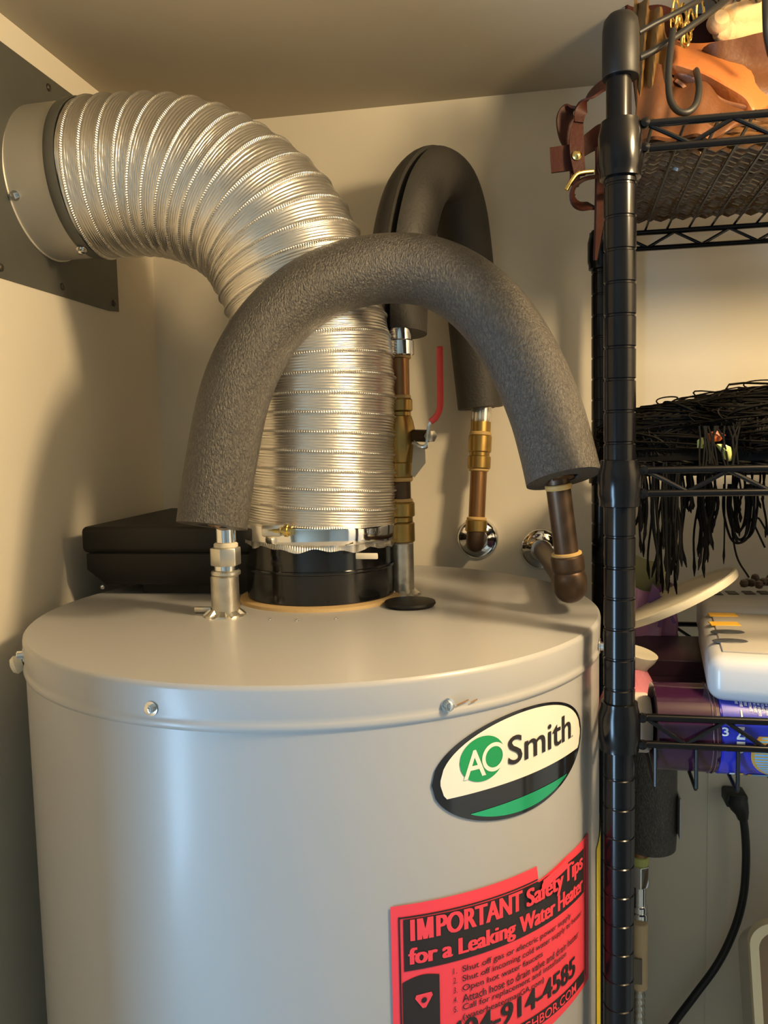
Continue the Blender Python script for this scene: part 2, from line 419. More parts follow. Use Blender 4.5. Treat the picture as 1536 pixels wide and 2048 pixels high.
# oval badge
bu, bv, ba, bb = .237, -.2455, .0855, .0413
def ell(ru, rv, cu, cv, vmin=-9, vmax=9):
    def fn(u):
        q = 1-((u-cu)/ru)**2; h = rv*math.sqrt(max(q, 0)); return (min(max(cv-h, vmin), vmax), max(min(cv+h, vmax), vmin))
    return fn
badge = obj('oval_badge', sheet(ell(ba, bb, bu, bv), 64, 6, .0010, bu-ba, bu+ba), M['badge_black'], heater, label='oval maker badge with black rim')
def clip(cu, cv, ru, rv, vmin, vmax):
    e = ell(ru, rv, cu, cv, vmin, vmax)
    f = (vmin if vmin > -5 else vmax)
    q = math.sqrt(max(0, 1-((f-cv)/rv)**2))*ru
    return e, cu-q, cu+q
e = ell(.0800, .0385, bu+.0012, bv+.0004, -.2578, 9)
obj('badge_panel', sheet(e, 64, 5, .0014, bu+.0012-.0799, bu+.0012+.0799), M['badge_cream'], badge, label='cream upper panel of the badge')
e, a0, a1 = clip(bu+.001, bv, .0805, .0385, -9, -.2732)
obj('badge_band', sheet(e, 40, 4, .0014, a0+.001, a1-.001), M['badge_teal'], badge, label='green lower band of the badge')
obj('badge_disc', sheet(ell(.0203, .0170, .1942, -.2335), 48, 4, .0018, .1942-.0203, .1942+.0203), M['badge_green'], badge, label='green disc behind the letters AO')
put_txt = lambda dr: (lambda u, v: on_tank(u, v, dr))
obj('badge_letters', fit_text('A', .1770, .1965, -.2462, -.2253, put_txt(.0021), .012), M['badge_cream'], badge, smooth=0)
# the ring letter beside the A
V, F = [], []
for i in range(48):
    a = 2*PI*i/48; V += [on_tank(.2043+.0112*math.cos(a), -.2342+.0110*math.sin(a), .0021), on_tank(.2043+.0081*math.cos(a), -.2342+.0080*math.sin(a), .0021)]
F = [(2*i, 2*((i+1) % 48), 2*((i+1) % 48)+1, 2*i+1) for i in range(48)]
obj('badge_letters', (V, F), M['badge_cream'], badge, smooth=0)
obj('badge_letters', fit_text('Smith', .2180, .2990, -.2448, -.2225, put_txt(.0021), .008), M['ink'], badge, smooth=0)
obj('badge_letters', fit_text('.', .3010, .3024, -.2447, -.2433, put_txt(.0021)), M['ink'], badge, smooth=0)

# pink notice
nu0, nu1 = .1185, .3405
def ntop(u):
    if u < .2505: return -.3300-.0030*(u-nu0)/.132*1.6
    if u < .2545: return -.3348-.0125*min(1, (u-.2505)/.001)
    if u < .2920: return -.3473+.0040*(u-.2545)/.0375
    return -.3433
def nbot(u): return -.4775-.0005*math.sin(u*60)
P_ = put_txt
notice = obj('safety_notice', sheet(lambda u: (nbot(u), ntop(u)), 110, 3, .0010, nu0, nu1), M['notice'], heater, label='torn pink safety notice')
def heavy(w, s_, u0_, u1_, v0_, v1_, place, bold):
    return join(*[fit_text(s_, u0_+k*w, u1_+k*w, v0_, v1_, lambda u, v, k=k: place(u, v)+Vector((math.sin(u/.2785), -math.cos(u/.2785), 0))*.00004*k, bold) for k in (-1, 0, 1)])
def nobj(name, VF, m, label=None): return obj(name, VF, m, notice, smooth=0, label=label)
nobj('notice_fold', sheet(lambda u: (ntop(u)-.0085, ntop(u)-.0005), 20, 2, .0030, .2552, .2915), M['notice'])
def hdtop(u): return min(-.3410-.0105*(u-.1277)/.20, ntop(u)-.0015)
nobj('notice_header', sheet(lambda u: (-.3803-.0105*(u-.1277)/.2, hdtop(u)), 90, 2, .0014, .1277, .3272), M['ink'], 'black header of the notice')
nobj('notice_line', rect(.1240, .1252, -.4700, -.3385, .0014, 2), M['ink'])
nobj('notice_line', sheet(lambda u: (-.3400-.0105*(u-.1240)/.205, -.3388-.0105*(u-.1240)/.205), 40, 1, .0014, .1240, .2500), M['ink'])
nobj('notice_line', rect(.3300, .3310, -.4690, -.3500, .0014, 2), M['ink'])
def slant(dr): return lambda u, v: on_tank(u, v-.0105*(u-.1277)/.20, dr)
def letter_m(u0_, u1_, v0_, v1_, w, place):
    m_ = (u0_+u1_)/2; V, F = [], []
    for q in ([(u0_, v0_), (u0_+w, v0_), (u0_+w, v1_), (u0_, v1_)], [(u1_-w, v0_), (u1_, v0_), (u1_, v1_), (u1_-w, v1_)],
              [(u0_+w*.15, v1_), (u0_+w*1.2, v1_), (m_+w*.45, v0_), (m_-w*.45, v0_)], [(u1_-w*1.2, v1_), (u1_-w*.15, v1_), (m_+w*.45, v0_), (m_-w*.45, v0_)]):
        k = len(V); V += [place(a, b) for a, b in q]; F.append((k, k+1, k+2, k+3))
    return V, F
nobj('notice_heading', heavy(.0008, 'I', .1334, .1354, -.3577, -.3416, slant(.0018), .008), M['pink_ink'])
nobj('notice_heading', letter_m(.1378, .1506, -.3577, -.3416, .0038, slant(.0018)), M['pink_ink'])
nobj('notice_heading', heavy(.0008, 'PORTANT', .1534, .2310, -.3577, -.3416, slant(.0018), .008), M['pink_ink'])
nobj('notice_heading', heavy(.0008, 'Safety', .2355, .2830, -.3612, -.3422, slant(.0032), .008), M['pink_ink'])
nobj('notice_heading', heavy(.0008, 'Tips', .2880, .3225, -.3612, -.3422, slant(.0018), .008), M['pink_ink'])
nobj('notice_heading', heavy(.0008, 'for a Leaking', .1315, .2235, -.3795, -.3629, slant(.0018), .008), M['pink_ink'])
nobj('notice_heading', heavy(.0008, 'Water Heater', .2290, .3225, -.3765, -.3629, slant(.0018), .008), M['pink_ink'])
rows = [('1.', 'Shut off gas or electric power supply', .2985), ('2.', 'Shut off incoming cold water supply to heater', .3205), ('3.', 'Open hot water faucets', .2555),
        ('4.', 'Attach hose to drain valve and drain heater', .3135), ('5.', 'Call for replacement and installation', .2900), ('', '(waterheatermanGA.com)', .2570)]
for i, (n_, s_, ue) in enumerate(rows):
    v1 = -.3852-.0075*i
    if n_: nobj('notice_text', fit_text(n_, .1660, .1690, v1-.0046, v1, slant(.0018), .0), M['ink'])
    nobj('notice_text', fit_text(s_, .1735, ue, v1-.0062, v1, slant(.0018), .004), M['ink'])
nobj('notice_number', heavy(.0005, '404-914-4585', .1610, .3060, -.4445, -.4272, slant(.0018), .010), M['ink'], 'large phone number')
nobj('notice_strip', sheet(lambda u: (-.4617-.0105*(u-.1277)/.2, -.4508-.0105*(u-.1277)/.2), 30, 1, .0014, .1600, .3272), M['ink'])
nobj('notice_strip_text', fit_text('YOURNEIGHBOR.COM', .1750, .3080, -.4603, -.4522, slant(.0018), .012), M['pink_ink'])
V, F = sheet(lambda u: (-.47, -.3885+.0030*math.sin(PI*(u-.1262)/.0285)), 10, 1, .0014, .1262, .1547)
nobj('notice_picture', (V, F), M['ink'], 'black heater silhouette')
tri = [(.1362, -.4000), (.1480, -.4000), (.1490, -.4025), (.1435, -.4110), (.1410, -.4110), (.1352, -.4025)]
nobj('notice_picture', ([on_tank(u, v, .0018) for u, v in tri], [tuple(range(6))]), M['pink_ink'])
nobj('notice_picture', ([on_tank(.1421+.0022*math.cos(k*PI/5), -.4048+.0022*math.sin(k*PI/5), .0021) for k in range(10)], [tuple(range(10))]), M['ink'])
# yellow sticker edge curling off the right flank, and its grey backing
def flank(deg0, deg1, v0, v1, off0, off1):
    V, F = [], []
    for i in range(9):
        t_ = i/8; a = math.radians(deg0+(deg1-deg0)*t_); r = .2788+off0+(off1-off0)*t_*t_
        for v in (v0, v1): V.append((TX+math.sin(a)*r, TY-math.cos(a)*r, CZ+v))
    return V, [(2*i, 2*i+2, 2*i+3, 2*i+1) for i in range(8)]
obj('energy_label', flank(77, 98, -.60, -.375, .0006, .0028), M['sticker'], heater, smooth=0, label='yellow label at the right flank')

# ------------------------------------------------------------------ vent duct
CW = Vector((XL, .849, CZ+.2947)); CR = .0808
duct = thing('vent_duct', 'ribbed aluminium flexible vent duct from the heater to the left wall', 'duct', (FX, FY, ZT+.03))
# centre line in the plane y = .845 .. .849
ctr = [(FX, FY, CZ-.100)]
for px, py, yy in ((641, 960, .845), (640, 850, .845), (634, 745, .845), (617, 640, .845), (594, 565, .846), (557, 487, .847), (505, 430, .847), (445, 392, .848), (385, 366, .848), (320, 354, .849), (255, 354, .849), (195, 359, .849)):
    ctr.append(tuple(at(px, py, Y=yy)))
pts = [Vector(q) for q in spline(ctr, 12)]
L = [0]
for a_, b_ in zip(pts, pts[1:]): L.append(L[-1]+(b_-a_).length)
def along(s):
    import bisect
    i = min(max(bisect.bisect_right(L, s)-1, 0), len(L)-2); k = (s-L[i])/(L[i+1]-L[i]); return pts[i].lerp(pts[i+1], k)
tot = L[-1]; ds = .00062; NR_ = int(tot/ds); NA = 112; PIT = .0188
C_ = [along(tot*i/NR_) for i in range(NR_+1)]
T_, X_ = frames(C_, (0, 1, 0))
V, F, CRM = [], [], []
rnd = random.Random(3)
for i, (c, t_, x) in enumerate(zip(C_, T_, X_)):
    y = t_.cross(x); s = tot*i/NR_; e = s/tot
    R0 = .0800+.0016*e
    for j in range(NA):
        a = 2*PI*j/NA
        ph = (s/PIT+a/(2*PI)) % 1.0
        fine = .0006*math.cos(2*PI*ph*7)*(1 if ph < .34 or ph > .66 else .1)
        ridge = .0019*math.exp(-((ph-.5)/.055)**2)-.0013*math.exp(-((ph-.40)/.035)**2)-.0006*math.exp(-((ph-.60)/.04)**2)
        r = R0+fine+ridge+.0006*math.cos(2*PI*(ph-.5))
        r += .0007*math.sin(3*a+s*31)+.0005*math.sin(2*a-s*47)
        if s < .012: r += .0012*math.sin(23*a+5*math.sin(3*a))*(1-s/.012)
        V.append(c+(x*math.cos(a)+y*math.sin(a))*r); CRM.append((a, math.exp(-((ph-.5)/.06)**2), 0))
    if i == 0: # ragged cut end
        for j in range(NA): V[j] = V[j]+Vector((0, 0, -.0055*(.5+.5*math.sin(j*.71)*math.sin(j*.23+1))-.002))
for i in range(NR_):
    for j in range(NA): F.append((i*NA+j, i*NA+(j+1) % NA, (i+1)*NA+(j+1) % NA, (i+1)*NA+j))
base = ORG[duct]
me = bpy.data.meshes.new('flex_hose'); me.from_pydata([tuple(v-base) for v in V], [], F)
me.polygons.foreach_set('use_smooth', [True]*len(F)); me.materials.append(M['hose'])
ca = me.attributes.new('crimp', 'FLOAT_VECTOR', 'POINT'); ca.data.foreach_set('vector', [c for q in CRM for c in q])
hose = put('flex_hose', me, duct, base)
# hose clamp near the bottom
cz = at(640, 1074, Y=FY-.081).z
clamp = obj('hose_clamp', lathe([(.0812, -.0082), (.0835, -.0082), (.0838, -.007), (.0838, .007), (.0835, .0082), (.0812, .0082)], (FX+.0005, FY, cz), (0.03, 0, 1), n=96), M['chrome'], duct, label='shiny worm drive hose clamp')
p = at(560, 1060, Y=FY-.0835); ax = Vector((1, -.05, -.03))
obj('clamp_screw', lathe([(.0045, -.016), (.0055, -.015), (.0055, .002), (.0035, .0025), (.0035, .006), (.0062, .0065), (.0062, .0095), (.0048, .010), (.0048, .0135), (0, .014)], p+Vector((0, -.003, 0)), ax, 18), M['gold'], clamp)
obj('clamp_housing', bevel(box(p.x-.017, p.x+.003, p.y-.008, p.y+.003, p.z-.006, p.z+.006), .0022, 2), M['nickel'], clamp)
obj('duct_tab', bevel(box(at(735, 1108, Y=.773).x-.010, at(735, 1108, Y=.773).x+.012, .7635, .7655, CZ-.1125, CZ-.1065), .001, 2), M['cream_pl'], duct)
# rigid starting collar at the wall
col = obj('start_collar', lathe([(CR+.0016, .0005), (CR+.0016, .0015), (CR, .002), (CR, .046), (CR+.0008, .0475), (CR+.0008, .050), (CR, .0515), (CR-.0015, .062), (CR-.003, .062)], CW, (1, 0, .012), n=96), M['collar'], duct, label='smooth metal collar at the wall')
obj('band_clamp', lathe([(CR+.0022, .0475), (CR+.0028, .049), (CR+.0028, .0575), (CR+.0022, .059)], CW, (1, 0, .012), n=96), M['galv'], duct)
p = at(40, 388, X=-.523); a_ = (p-CW); a_.x = 0; a_.normalize()
screw(CW+Vector((.008, 0, 0))+a_*(CR-.0005), a_, col, 1.0)
p = at(248, 512, Y=.835); d_ = (p-CW); d_.x = 0; d_.normalize()
screw(CW+Vector((.052, 0, 0))+Vector((0, -.32, -.95))*(CR+.0026), (0, -.32, -.95), col, 1.1, M and scr_me)
plate = thing('wall_plate', 'dull galvanised square plate on the left wall around the duct', 'plate', (XL, .849, CZ+.175))
V, F = [], []
n_ = 64 # square sheet with the collar's round hole
for i in range(n_):
    a = 2*PI*i/n_; c_, s_ = math.cos(a), math.sin(a); k = 1/max(abs(c_)/.143, abs(s_)/.1197)
    for x in (XL, XL+.0016):
        V += [(x, .849+c_*(CR-.002), CZ+.2947+s_*(CR-.002)), (x, .849+c_*k, CZ+.2947+s_*k)]
for i in range(n_):
    b_ = ((i+1) % n_)*4; i *= 4
    F += [(i+2, i+3, b_+3, b_+2), (i, b_, b_+1, i+1), (i+1, b_+1, b_+3, i+3), (i, i+2, b_+2, b_)]
obj('plate_sheet', (V, F), M['galv'], plate, smooth=0)
dsm = mesh('screw', *lathe([(.0042, 0), (.0040, .0012), (.0026, .0022), (0, .0025)], n=14), mat('dark_screw', (.10, .09, .075), .35, metal=.8))
for px, py in ((97, 175), (125, 573), (228, 606), (1, 535)):
    screw(at(px, py, X=XL+.0016), (1, 0, 0), plate, 1, dsm)
for y_, z_ in ((.716, .404), (.716, .185)): screw((XL+.0016, y_, CZ+z_), (1, 0, 0), plate, 1, dsm)

# ------------------------------------------------------------------ pipe insulation over the heater
def foam_path(rows, n=6):
    """rows = px, py, depth, width in px -> points, radii"""
    sp = spline(rows, n); P, R = [], []
    for px, py, D, w in sp: P.append(at(px, py, D=D)); R.append(w/2/FPX*D)
    return P, R
rowsA = [(424, 1052, .745, 141), (432, 990, .748, 141), (446, 905, .752, 141), (466, 805, .757, 141), (497, 722, .762, 140), (545, 647, .768, 138), (612, 588, .772, 137), (690, 552, .776, 136), (780, 537, .778, 136),
         (865, 546, .775, 138), (940, 585, .770, 142), (1003, 650, .764, 145), (1052, 730, .757, 146), (1090, 820, .748, 147), (1113, 900, .739, 148), (1127, 958, .733, 150)]
PA, RA = foam_path(rowsA)
def hollow_caps(VF, P, R, n, ri=.42):
    """closed ends with a recessed bore"""
    V, F = VF; V = list(V); F = list(F)
    T, _ = frames(P)
    for e, sgn in ((0, 1), (len(P)-1, -1)):
        b = e*n; k = len(V); c = P[e]
        for i in range(n): V.append(c+(V[b+i]-c)*ri)
        for i in range(n): V.append(c+(V[b+i]-c)*ri+T[e]*sgn*.006)
        for i in range(n):
            F.append((b+i, b+(i+1) % n, k+(i+1) % n, k+i)); F.append((k+i, k+(i+1) % n, k+n+(i+1) % n, k+n+i))
    return V, F
ins1 = obj('pipe_insulation', hollow_caps(sweep(PA, RA, 48, caps=False), PA, RA, 48), M['foam'])
tag(ins1, 'thick grey foam pipe sleeve arching in front of the duct', 'pipe insulation', 'foam pipe sleeves')
rowsB = [(794, 668, .90, 120), (795, 610, .90, 122), (800, 540, .902, 124), (811, 460, .908, 126), (830, 392, .925, 122), (862, 352, .955, 113), (898, 365, .99, 106), (920, 425, 1.015, 106), (934, 520, 1.03, 103), (944, 620, 1.04, 100), (953, 720, 1.045, 96), (961, 816, 1.048, 90)]
PB, RB = foam_path(rowsB)
nB = (PB[-1]-PB[0]); nB.z = 0; nB.normalize(); nB = nB.cross(Vector((0, 0, 1)))   # normal of the arch's plane
# outward in-plane is found from frames(ref=nB): angle 90 deg; groove there, turned a little to the left
def groove(a):
    q = abs(((a-GA+PI) % (2*PI))-PI); return .62 if q < .10 else 1.0
TB, XB = frames(PB, nB); xx_ = XB[2]; yy_ = TB[2].cross(xx_); cc_ = sum(PB, Vector())/len(PB)
ob_ = PB[2]-cc_; ob_.z = 0; GA = math.atan2(ob_.dot(yy_), ob_.dot(xx_))       # outward side of the near leg
GA += .22 if (xx_*math.cos(GA+.22)+yy_*math.sin(GA+.22)).dot(-fw) > (xx_*math.cos(GA-.22)+yy_*math.sin(GA-.22)).dot(-fw) else -.22
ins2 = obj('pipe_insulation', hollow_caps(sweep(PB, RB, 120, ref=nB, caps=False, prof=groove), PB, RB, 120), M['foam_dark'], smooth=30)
tag(ins2, 'smooth dark foam pipe sleeve with a slit, looped behind near the back wall', 'pipe insulation', 'foam pipe sleeves')
ins3P = [at(1299, y_, Y=1.045) for y_ in (1470, 1520, 1570, 1620, 1660, 1690)]
ins3 = obj('pipe_insulation', hollow_caps(sweep(ins3P, [.0335]*5+[.0322], 48, caps=False), ins3P, [.03]*6, 48), M['foam'])
tag(ins3, 'short upright foam pipe sleeve below the lowest shelf', 'pipe insulation', 'foam pipe sleeves')
ins3['support'] = 'pipe'

# ------------------------------------------------------------------ plumbing
def stack(px, D, rows, parent, n=28, lean=0, py0=None):
    """upright fittings: rows = name, y0, y1, half width in px, material, sides"""
    for nm, y0, y1, hw, m, *k in rows:
        r = hw/FPX*D; a_ = at(px+lean*(y1-1000), y1, D=D); b_ = at(px+lean*(y0-1000), y0, D=D); b_ = Vector((a_.x, a_.y, b_.z)) if not lean else b_
        h = (b_-a_).length; s = k[0] if k else n; bv = min(.0012, h*.3)
        if s == 6: VF = bevel(lathe([(r, 0), (r, h)], a_, b_-a_, 6), .0012, 2)
        else: VF = lathe([(r-bv, 0), (r, bv), (r, h-bv), (r-bv, h)], a_, b_-a_, s)
        obj(nm, VF, M[m], parent)
cold = thing('cold_water_line', 'cold water line from left heater nipple, through front foam arch, to wall elbow', 'water pipe', (NL.x, NL.y, ZT))
DL = (at(448, 1190, Y=NL.y)-CAM).dot(fw)
stack(452, DL, [('dielectric_nipple', 1149, 1226, 28, 'zinc'), ('nipple_rim', 1140, 1150, 29.5, 'nickel'), ('chrome_neck', 1128, 1141, 24, 'chrome'), ('hex_nut', 1094, 1130, 31, 'nickel', 6),
                ('white_washer', 1085, 1095, 24, 'cream_pl'), ('chrome_tail', 1040, 1086, 20, 'chrome')], cold)
# flexible tube hidden in the foam, then copper out of its right end
iP = [PA[i] for i in range(2, len(PA)-2, 3)]
obj('flexible_tube', sweep([at(452, 1044, D=DL)]+iP+[PA[-1]], .0098, 16), M['copper'], cold)
c0, c1 = at(1112, 940, D=.742), at(1133, 1106, D=.752)
obj('copper_pipe', cyl(c0, c1, .01115, 28), M['copper_dark'], cold)
ad = (c1-c0).normalized()
obj('solder_ring', lathe([(.0125, 0), (.0138, .0008), (.0138, .0026), (.0125, .0034)], c1-ad*.001, ad, 28), M['solder'], cold)
c0b = at(1116, 968, D=.741); obj('solder_ring', lathe([(.0115, 0), (.0122, .0008), (.0122, .004), (.0115, .005)], c0b, ad, 28), M['solder'], cold)
obj('elbow_collar', lathe([(.0138, .002), (.0152, .0035), (.0154, .014), (.0148, .0165), (.0130, .0185)], c1, ad, 32), M['copper_dark'], cold)
# elbow: bends from the pipe axis back toward the wall
e0 = c1+ad*.017
EW = at(1083, 1098, Y=YB); sd = (EW-(e0+ad*.014)).normalized()
eP = spline([tuple(e0), tuple(e0+ad*.008), tuple(e0+ad*.0155+sd*.006), tuple(e0+ad*.018+sd*.020), tuple(e0+ad*.016+sd*.036)], 6)
obj('elbow', sweep([Vector(q) for q in eP], [.0136, .0140, .0145, .0149, .0152, .0154, .0155, .0156, .0157, .0157, .0157, .0157, .0157, .0156, .0155, .0154, .0152, .0151, .015, .015, .015, .015, .015, .015, .0148], 28), M['copper_dark'], cold)
obj('wall_stub', cyl(e0+ad*.015+sd*.03, EW+Vector((0, .004, 0)), .0115, 24), M['copper_dark'], cold)
def escutcheon(p, parent, d=(0, -1, 0)):
    return obj('escutcheon', lathe([(.0285, 0), (.0285, .0015), (.0268, .0055), (.021, .0090), (.0150, .0105), (.0135, .0125), (.0125, .0125)], p, d, 48), M['chrome'], parent, label='round chrome wall escutcheon')
escutcheon(EW, cold)

hot = thing('hot_water_line', 'brass and copper line with red valve, looping through rear foam to wall', 'water pipe', (NR.x, NR.y, ZT))
DH = (at(804, 1130, Y=NR.y)-CAM).dot(fw)
stack(805, DH, [('dielectric_nipple', 1083, 1186, 24, 'zinc')], hot)
stack(802, DH, [('brass_nut', 1044, 1084, 28, 'brass'), ('brass_neck', 1032, 1045, 24, 'brass'), ('brass_collar', 1004, 1033, 28, 'brass'), ('solder_ring', 997, 1005, 24, 'solder'), ('copper_pipe', 962, 999, 20, 'copper_dark'),
                ('solder_ring', 954, 963, 24, 'solder'), ('valve_end', 924, 955, 25, 'brass')], hot)
a_ = at(802, 926, D=DH); b_ = at(802, 833, D=DH); h = b_.z-a_.z; q = DH/FPX
vb = obj('valve_body', lathe([(24*q, 0), (27*q, h*.15), (31*q, h*.4), (31*q, h*.62), (27*q, h*.85), (23*q, h)], a_, (0, 0, 1), 32), M['brass'], hot, label='brass ball valve body')
stack(800, DH, [('brass_neck', 822, 834, 22, 'brass'), ('brass_collar', 798, 823, 25, 'brass'), ('solder_ring', 790, 799, 22, 'solder'), ('copper_pipe', 716, 792, 19.5, 'copper'), ('solder_ring', 711, 719, 22, 'solder'),
                ('chrome_nut', 681, 712, 28, 'chrome'), ('chrome_sleeve', 655, 682, 23, 'chrome')], hot)
vs0 = at(820, 871, D=DH-.004); vs1 = at(856, 872, D=DH-.032)
obj('valve_stem', cyl(vs0, vs1, 12*q, 20), M['copper_dark'], hot)
nd = (vs1-vs0).normalized()
obj('stem_nut', bevel(lathe([(.0068, 0), (.0068, .006)], vs1+nd*.0015, nd, 6), .0008, 2), M['nickel'], hot)
hp = [at(833, 890, D=DH-.022), at(846, 893, D=DH-.029), at(852, 888, D=DH-.031), at(855, 866, D=DH-.033), at(858, 850, D=DH-.034), at(868, 838, D=DH-.037)]
hdl = obj('valve_lever', ribbon([Vector(q_) for q_ in spline([tuple(v) for v in hp], 5)], .015, fw, .0025), M['nickel'], hot)
rp = [at(865, 841, D=DH-.036), at(872, 834, D=DH-.038), at(879, 818, D=DH-.040), at(880, 795, D=DH-.041), at(879.5, 740, D=DH-.043), at(879, 694, D=DH-.045)]
obj('lever_grip', bevel(ribbon([Vector(q_) for q_ in spline([tuple(v) for v in rp], 5)], .018, fw, .0062), .0012, 2), M['red'], hdl, label='red vinyl grip')
tg = [at(x, y, D=DH-.018) for x, y in ((828, 880), (850, 897), (851, 926), (829, 955), (822, 950))]
obj('paper_tag', (tg+[v+Vector((0, .0008, 0)) for v in tg], [(0, 1, 2, 3, 4), (9, 8, 7, 6, 5)]+[(i, (i+1) % 5, 5+(i+1) % 5, 5+i) for i in range(5)]), M['paper_tag'], hot, smooth=0)
# inner tube in the rear sleeve and the wall leg
obj('flexible_tube', sweep([PB[i] for i in range(1, len(PB)-1, 2)]+[PB[-1]], .0098, 16), M['copper'], hot)
W0 = at(949, 1085, Y=YB); DW = (at(950, 950, Y=1.055)-CAM).dot(fw)
clear = mat('clear_sleeve', (.75, .72, .65), .12, metal=.7)
M['clear'] = clear
stack(955, DW, [('clear_sleeve', 808, 846, 20, 'clear'), ('brass_union', 838, 866, 20, 'brass'), ('solder_ring', 864, 872, 22, 'solder'), ('brass_collar', 871, 905, 23, 'brass'), ('brass_neck', 903, 914, 20, 'brass'),
                ('brass_collar', 912, 938, 23, 'brass'), ('solder_ring', 935, 943, 20, 'solder'), ('copper_pipe', 940, 1036, 16.5, 'copper'), ('solder_ring', 1034, 1041, 20, 'solder'), ('elbow_collar', 1040, 1064, 21.5, 'brass')], hot, lean=-.045)
ea = at(952.5, 1060, D=DW)
eb = at(950, 1086, D=DW)
eP = spline([tuple(ea), tuple(ea.lerp(eb, .5)), tuple(eb+Vector((0, .002, 0))), tuple(eb+Vector((0, .012, -.0015))), (eb.x, YB-.008, eb.z-.001)], 5)
obj('elbow', sweep([Vector(q_) for q_ in eP], .0118, 24), M['copper_dark'], hot)
escutcheon(Vector((eb.x, YB, eb.z)), hot)

low = thing('supply_connector', 'copper stub with chrome nut and braided connector below the lowest shelf', 'water pipe', tuple(at(1278, 1700, Y=1.04)))
DS = (at(1279, 1800, Y=1.045)-CAM).dot(fw)
stack(1279, DS, [('copper_pipe', 1660, 1714, 18, 'copper'), ('yellow_ring', 1708, 1727, 18.5, 'yellow_wrap'), ('hex_nut', 1726, 1770, 20, 'chrome', 6), ('chrome_tail', 1768, 1812, 13, 'chrome'), ('ferrule', 1808, 1822, 16, 'chrome'), ('ferrule', 1822, 1838, 17, 'chrome'),
                 ('beige_sleeve', 1836, 1974, 16, 'brush')], low)
a_ = at(1276, 1968, D=DS-.012); lb = at(1273, 1915, D=DS-.012)
obj('printed_label', box(a_.x-.0055, a_.x+.005, a_.y-.001, a_.y+.003, a_.z, lb.z), M['dark_label'], low)
g0 = at(1278, 1974, D=DS); 
obj('braided_hose', lathe([((.0080 if i % 4 < 2 else .0068), -.0022*i) for i in range(70)], g0, (0, 0, 1), 20), M['zinc'], low)
white_ = obj('pipe_edge_strip', box(at(1357, 1600, Y=1.03).x, at(1357, 1600, Y=1.03).x+.0016, 1.02, 1.07, at(1357, 1672, Y=1.03).z, at(1357, 1592, Y=1.03).z), M['white_pl'])
tag(white_, 'thin white card strip beside the short lower foam sleeve', 'card')

# ------------------------------------------------------------------ wire shelf rack
FP = Vector((.0690, .686, 0)); BP = Vector((.0835, 1.040, 0)); WID = .60
rack = thing('wire_rack', 'black wire shelving rack on grooved round posts beside the water heater', 'shelf rack', (FP.x, FP.y, 0))
def post(x, y, top):
    z = .0; prof = [(.0127, 0)]
    k = 1
    off = (CZ+at(1239, 760, Y=.686).z-CZ) % .0254
    while z < top-.03:
        zz = off+(k-1)*.0254; k += 1
        if zz < .003 or zz > top-.003: 
            if zz > top: break
            continue
        prof += [(.0127, zz-.0014), (.0119, zz-.0007), (.0119, zz+.0007), (.0127, zz+.0014)]; z = zz
    prof.append((.0127, top)); return lathe(prof, (x, y, 0), n=32)
pf = obj('post', post(FP.x, FP.y, CZ+.212), M['rack'], rack)
obj('post_tip', lathe([(.0098, CZ+.205), (.0098, CZ+.30)], (FP.x-.0012, FP.y, 0), n=32), M['rack'], pf)
obj('post_cap', lathe([(.0137, .2805), (.0142, .2815), (.0142, .300), (.0140, .316), (.0128, .3235), (.0095, .3275), (0, .3285)], (FP.x+.0002, FP.y, CZ), n=32), M['black_plastic'], pf)
pb = obj('post', post(BP.x, BP.y, CZ+.250), M['rack'], rack)
for q in ((FP.x+WID, FP.y), (BP.x+WID, BP.y)): obj('post', post(q[0], q[1], CZ+.25), M['rack'], rack)
wire_me = {}
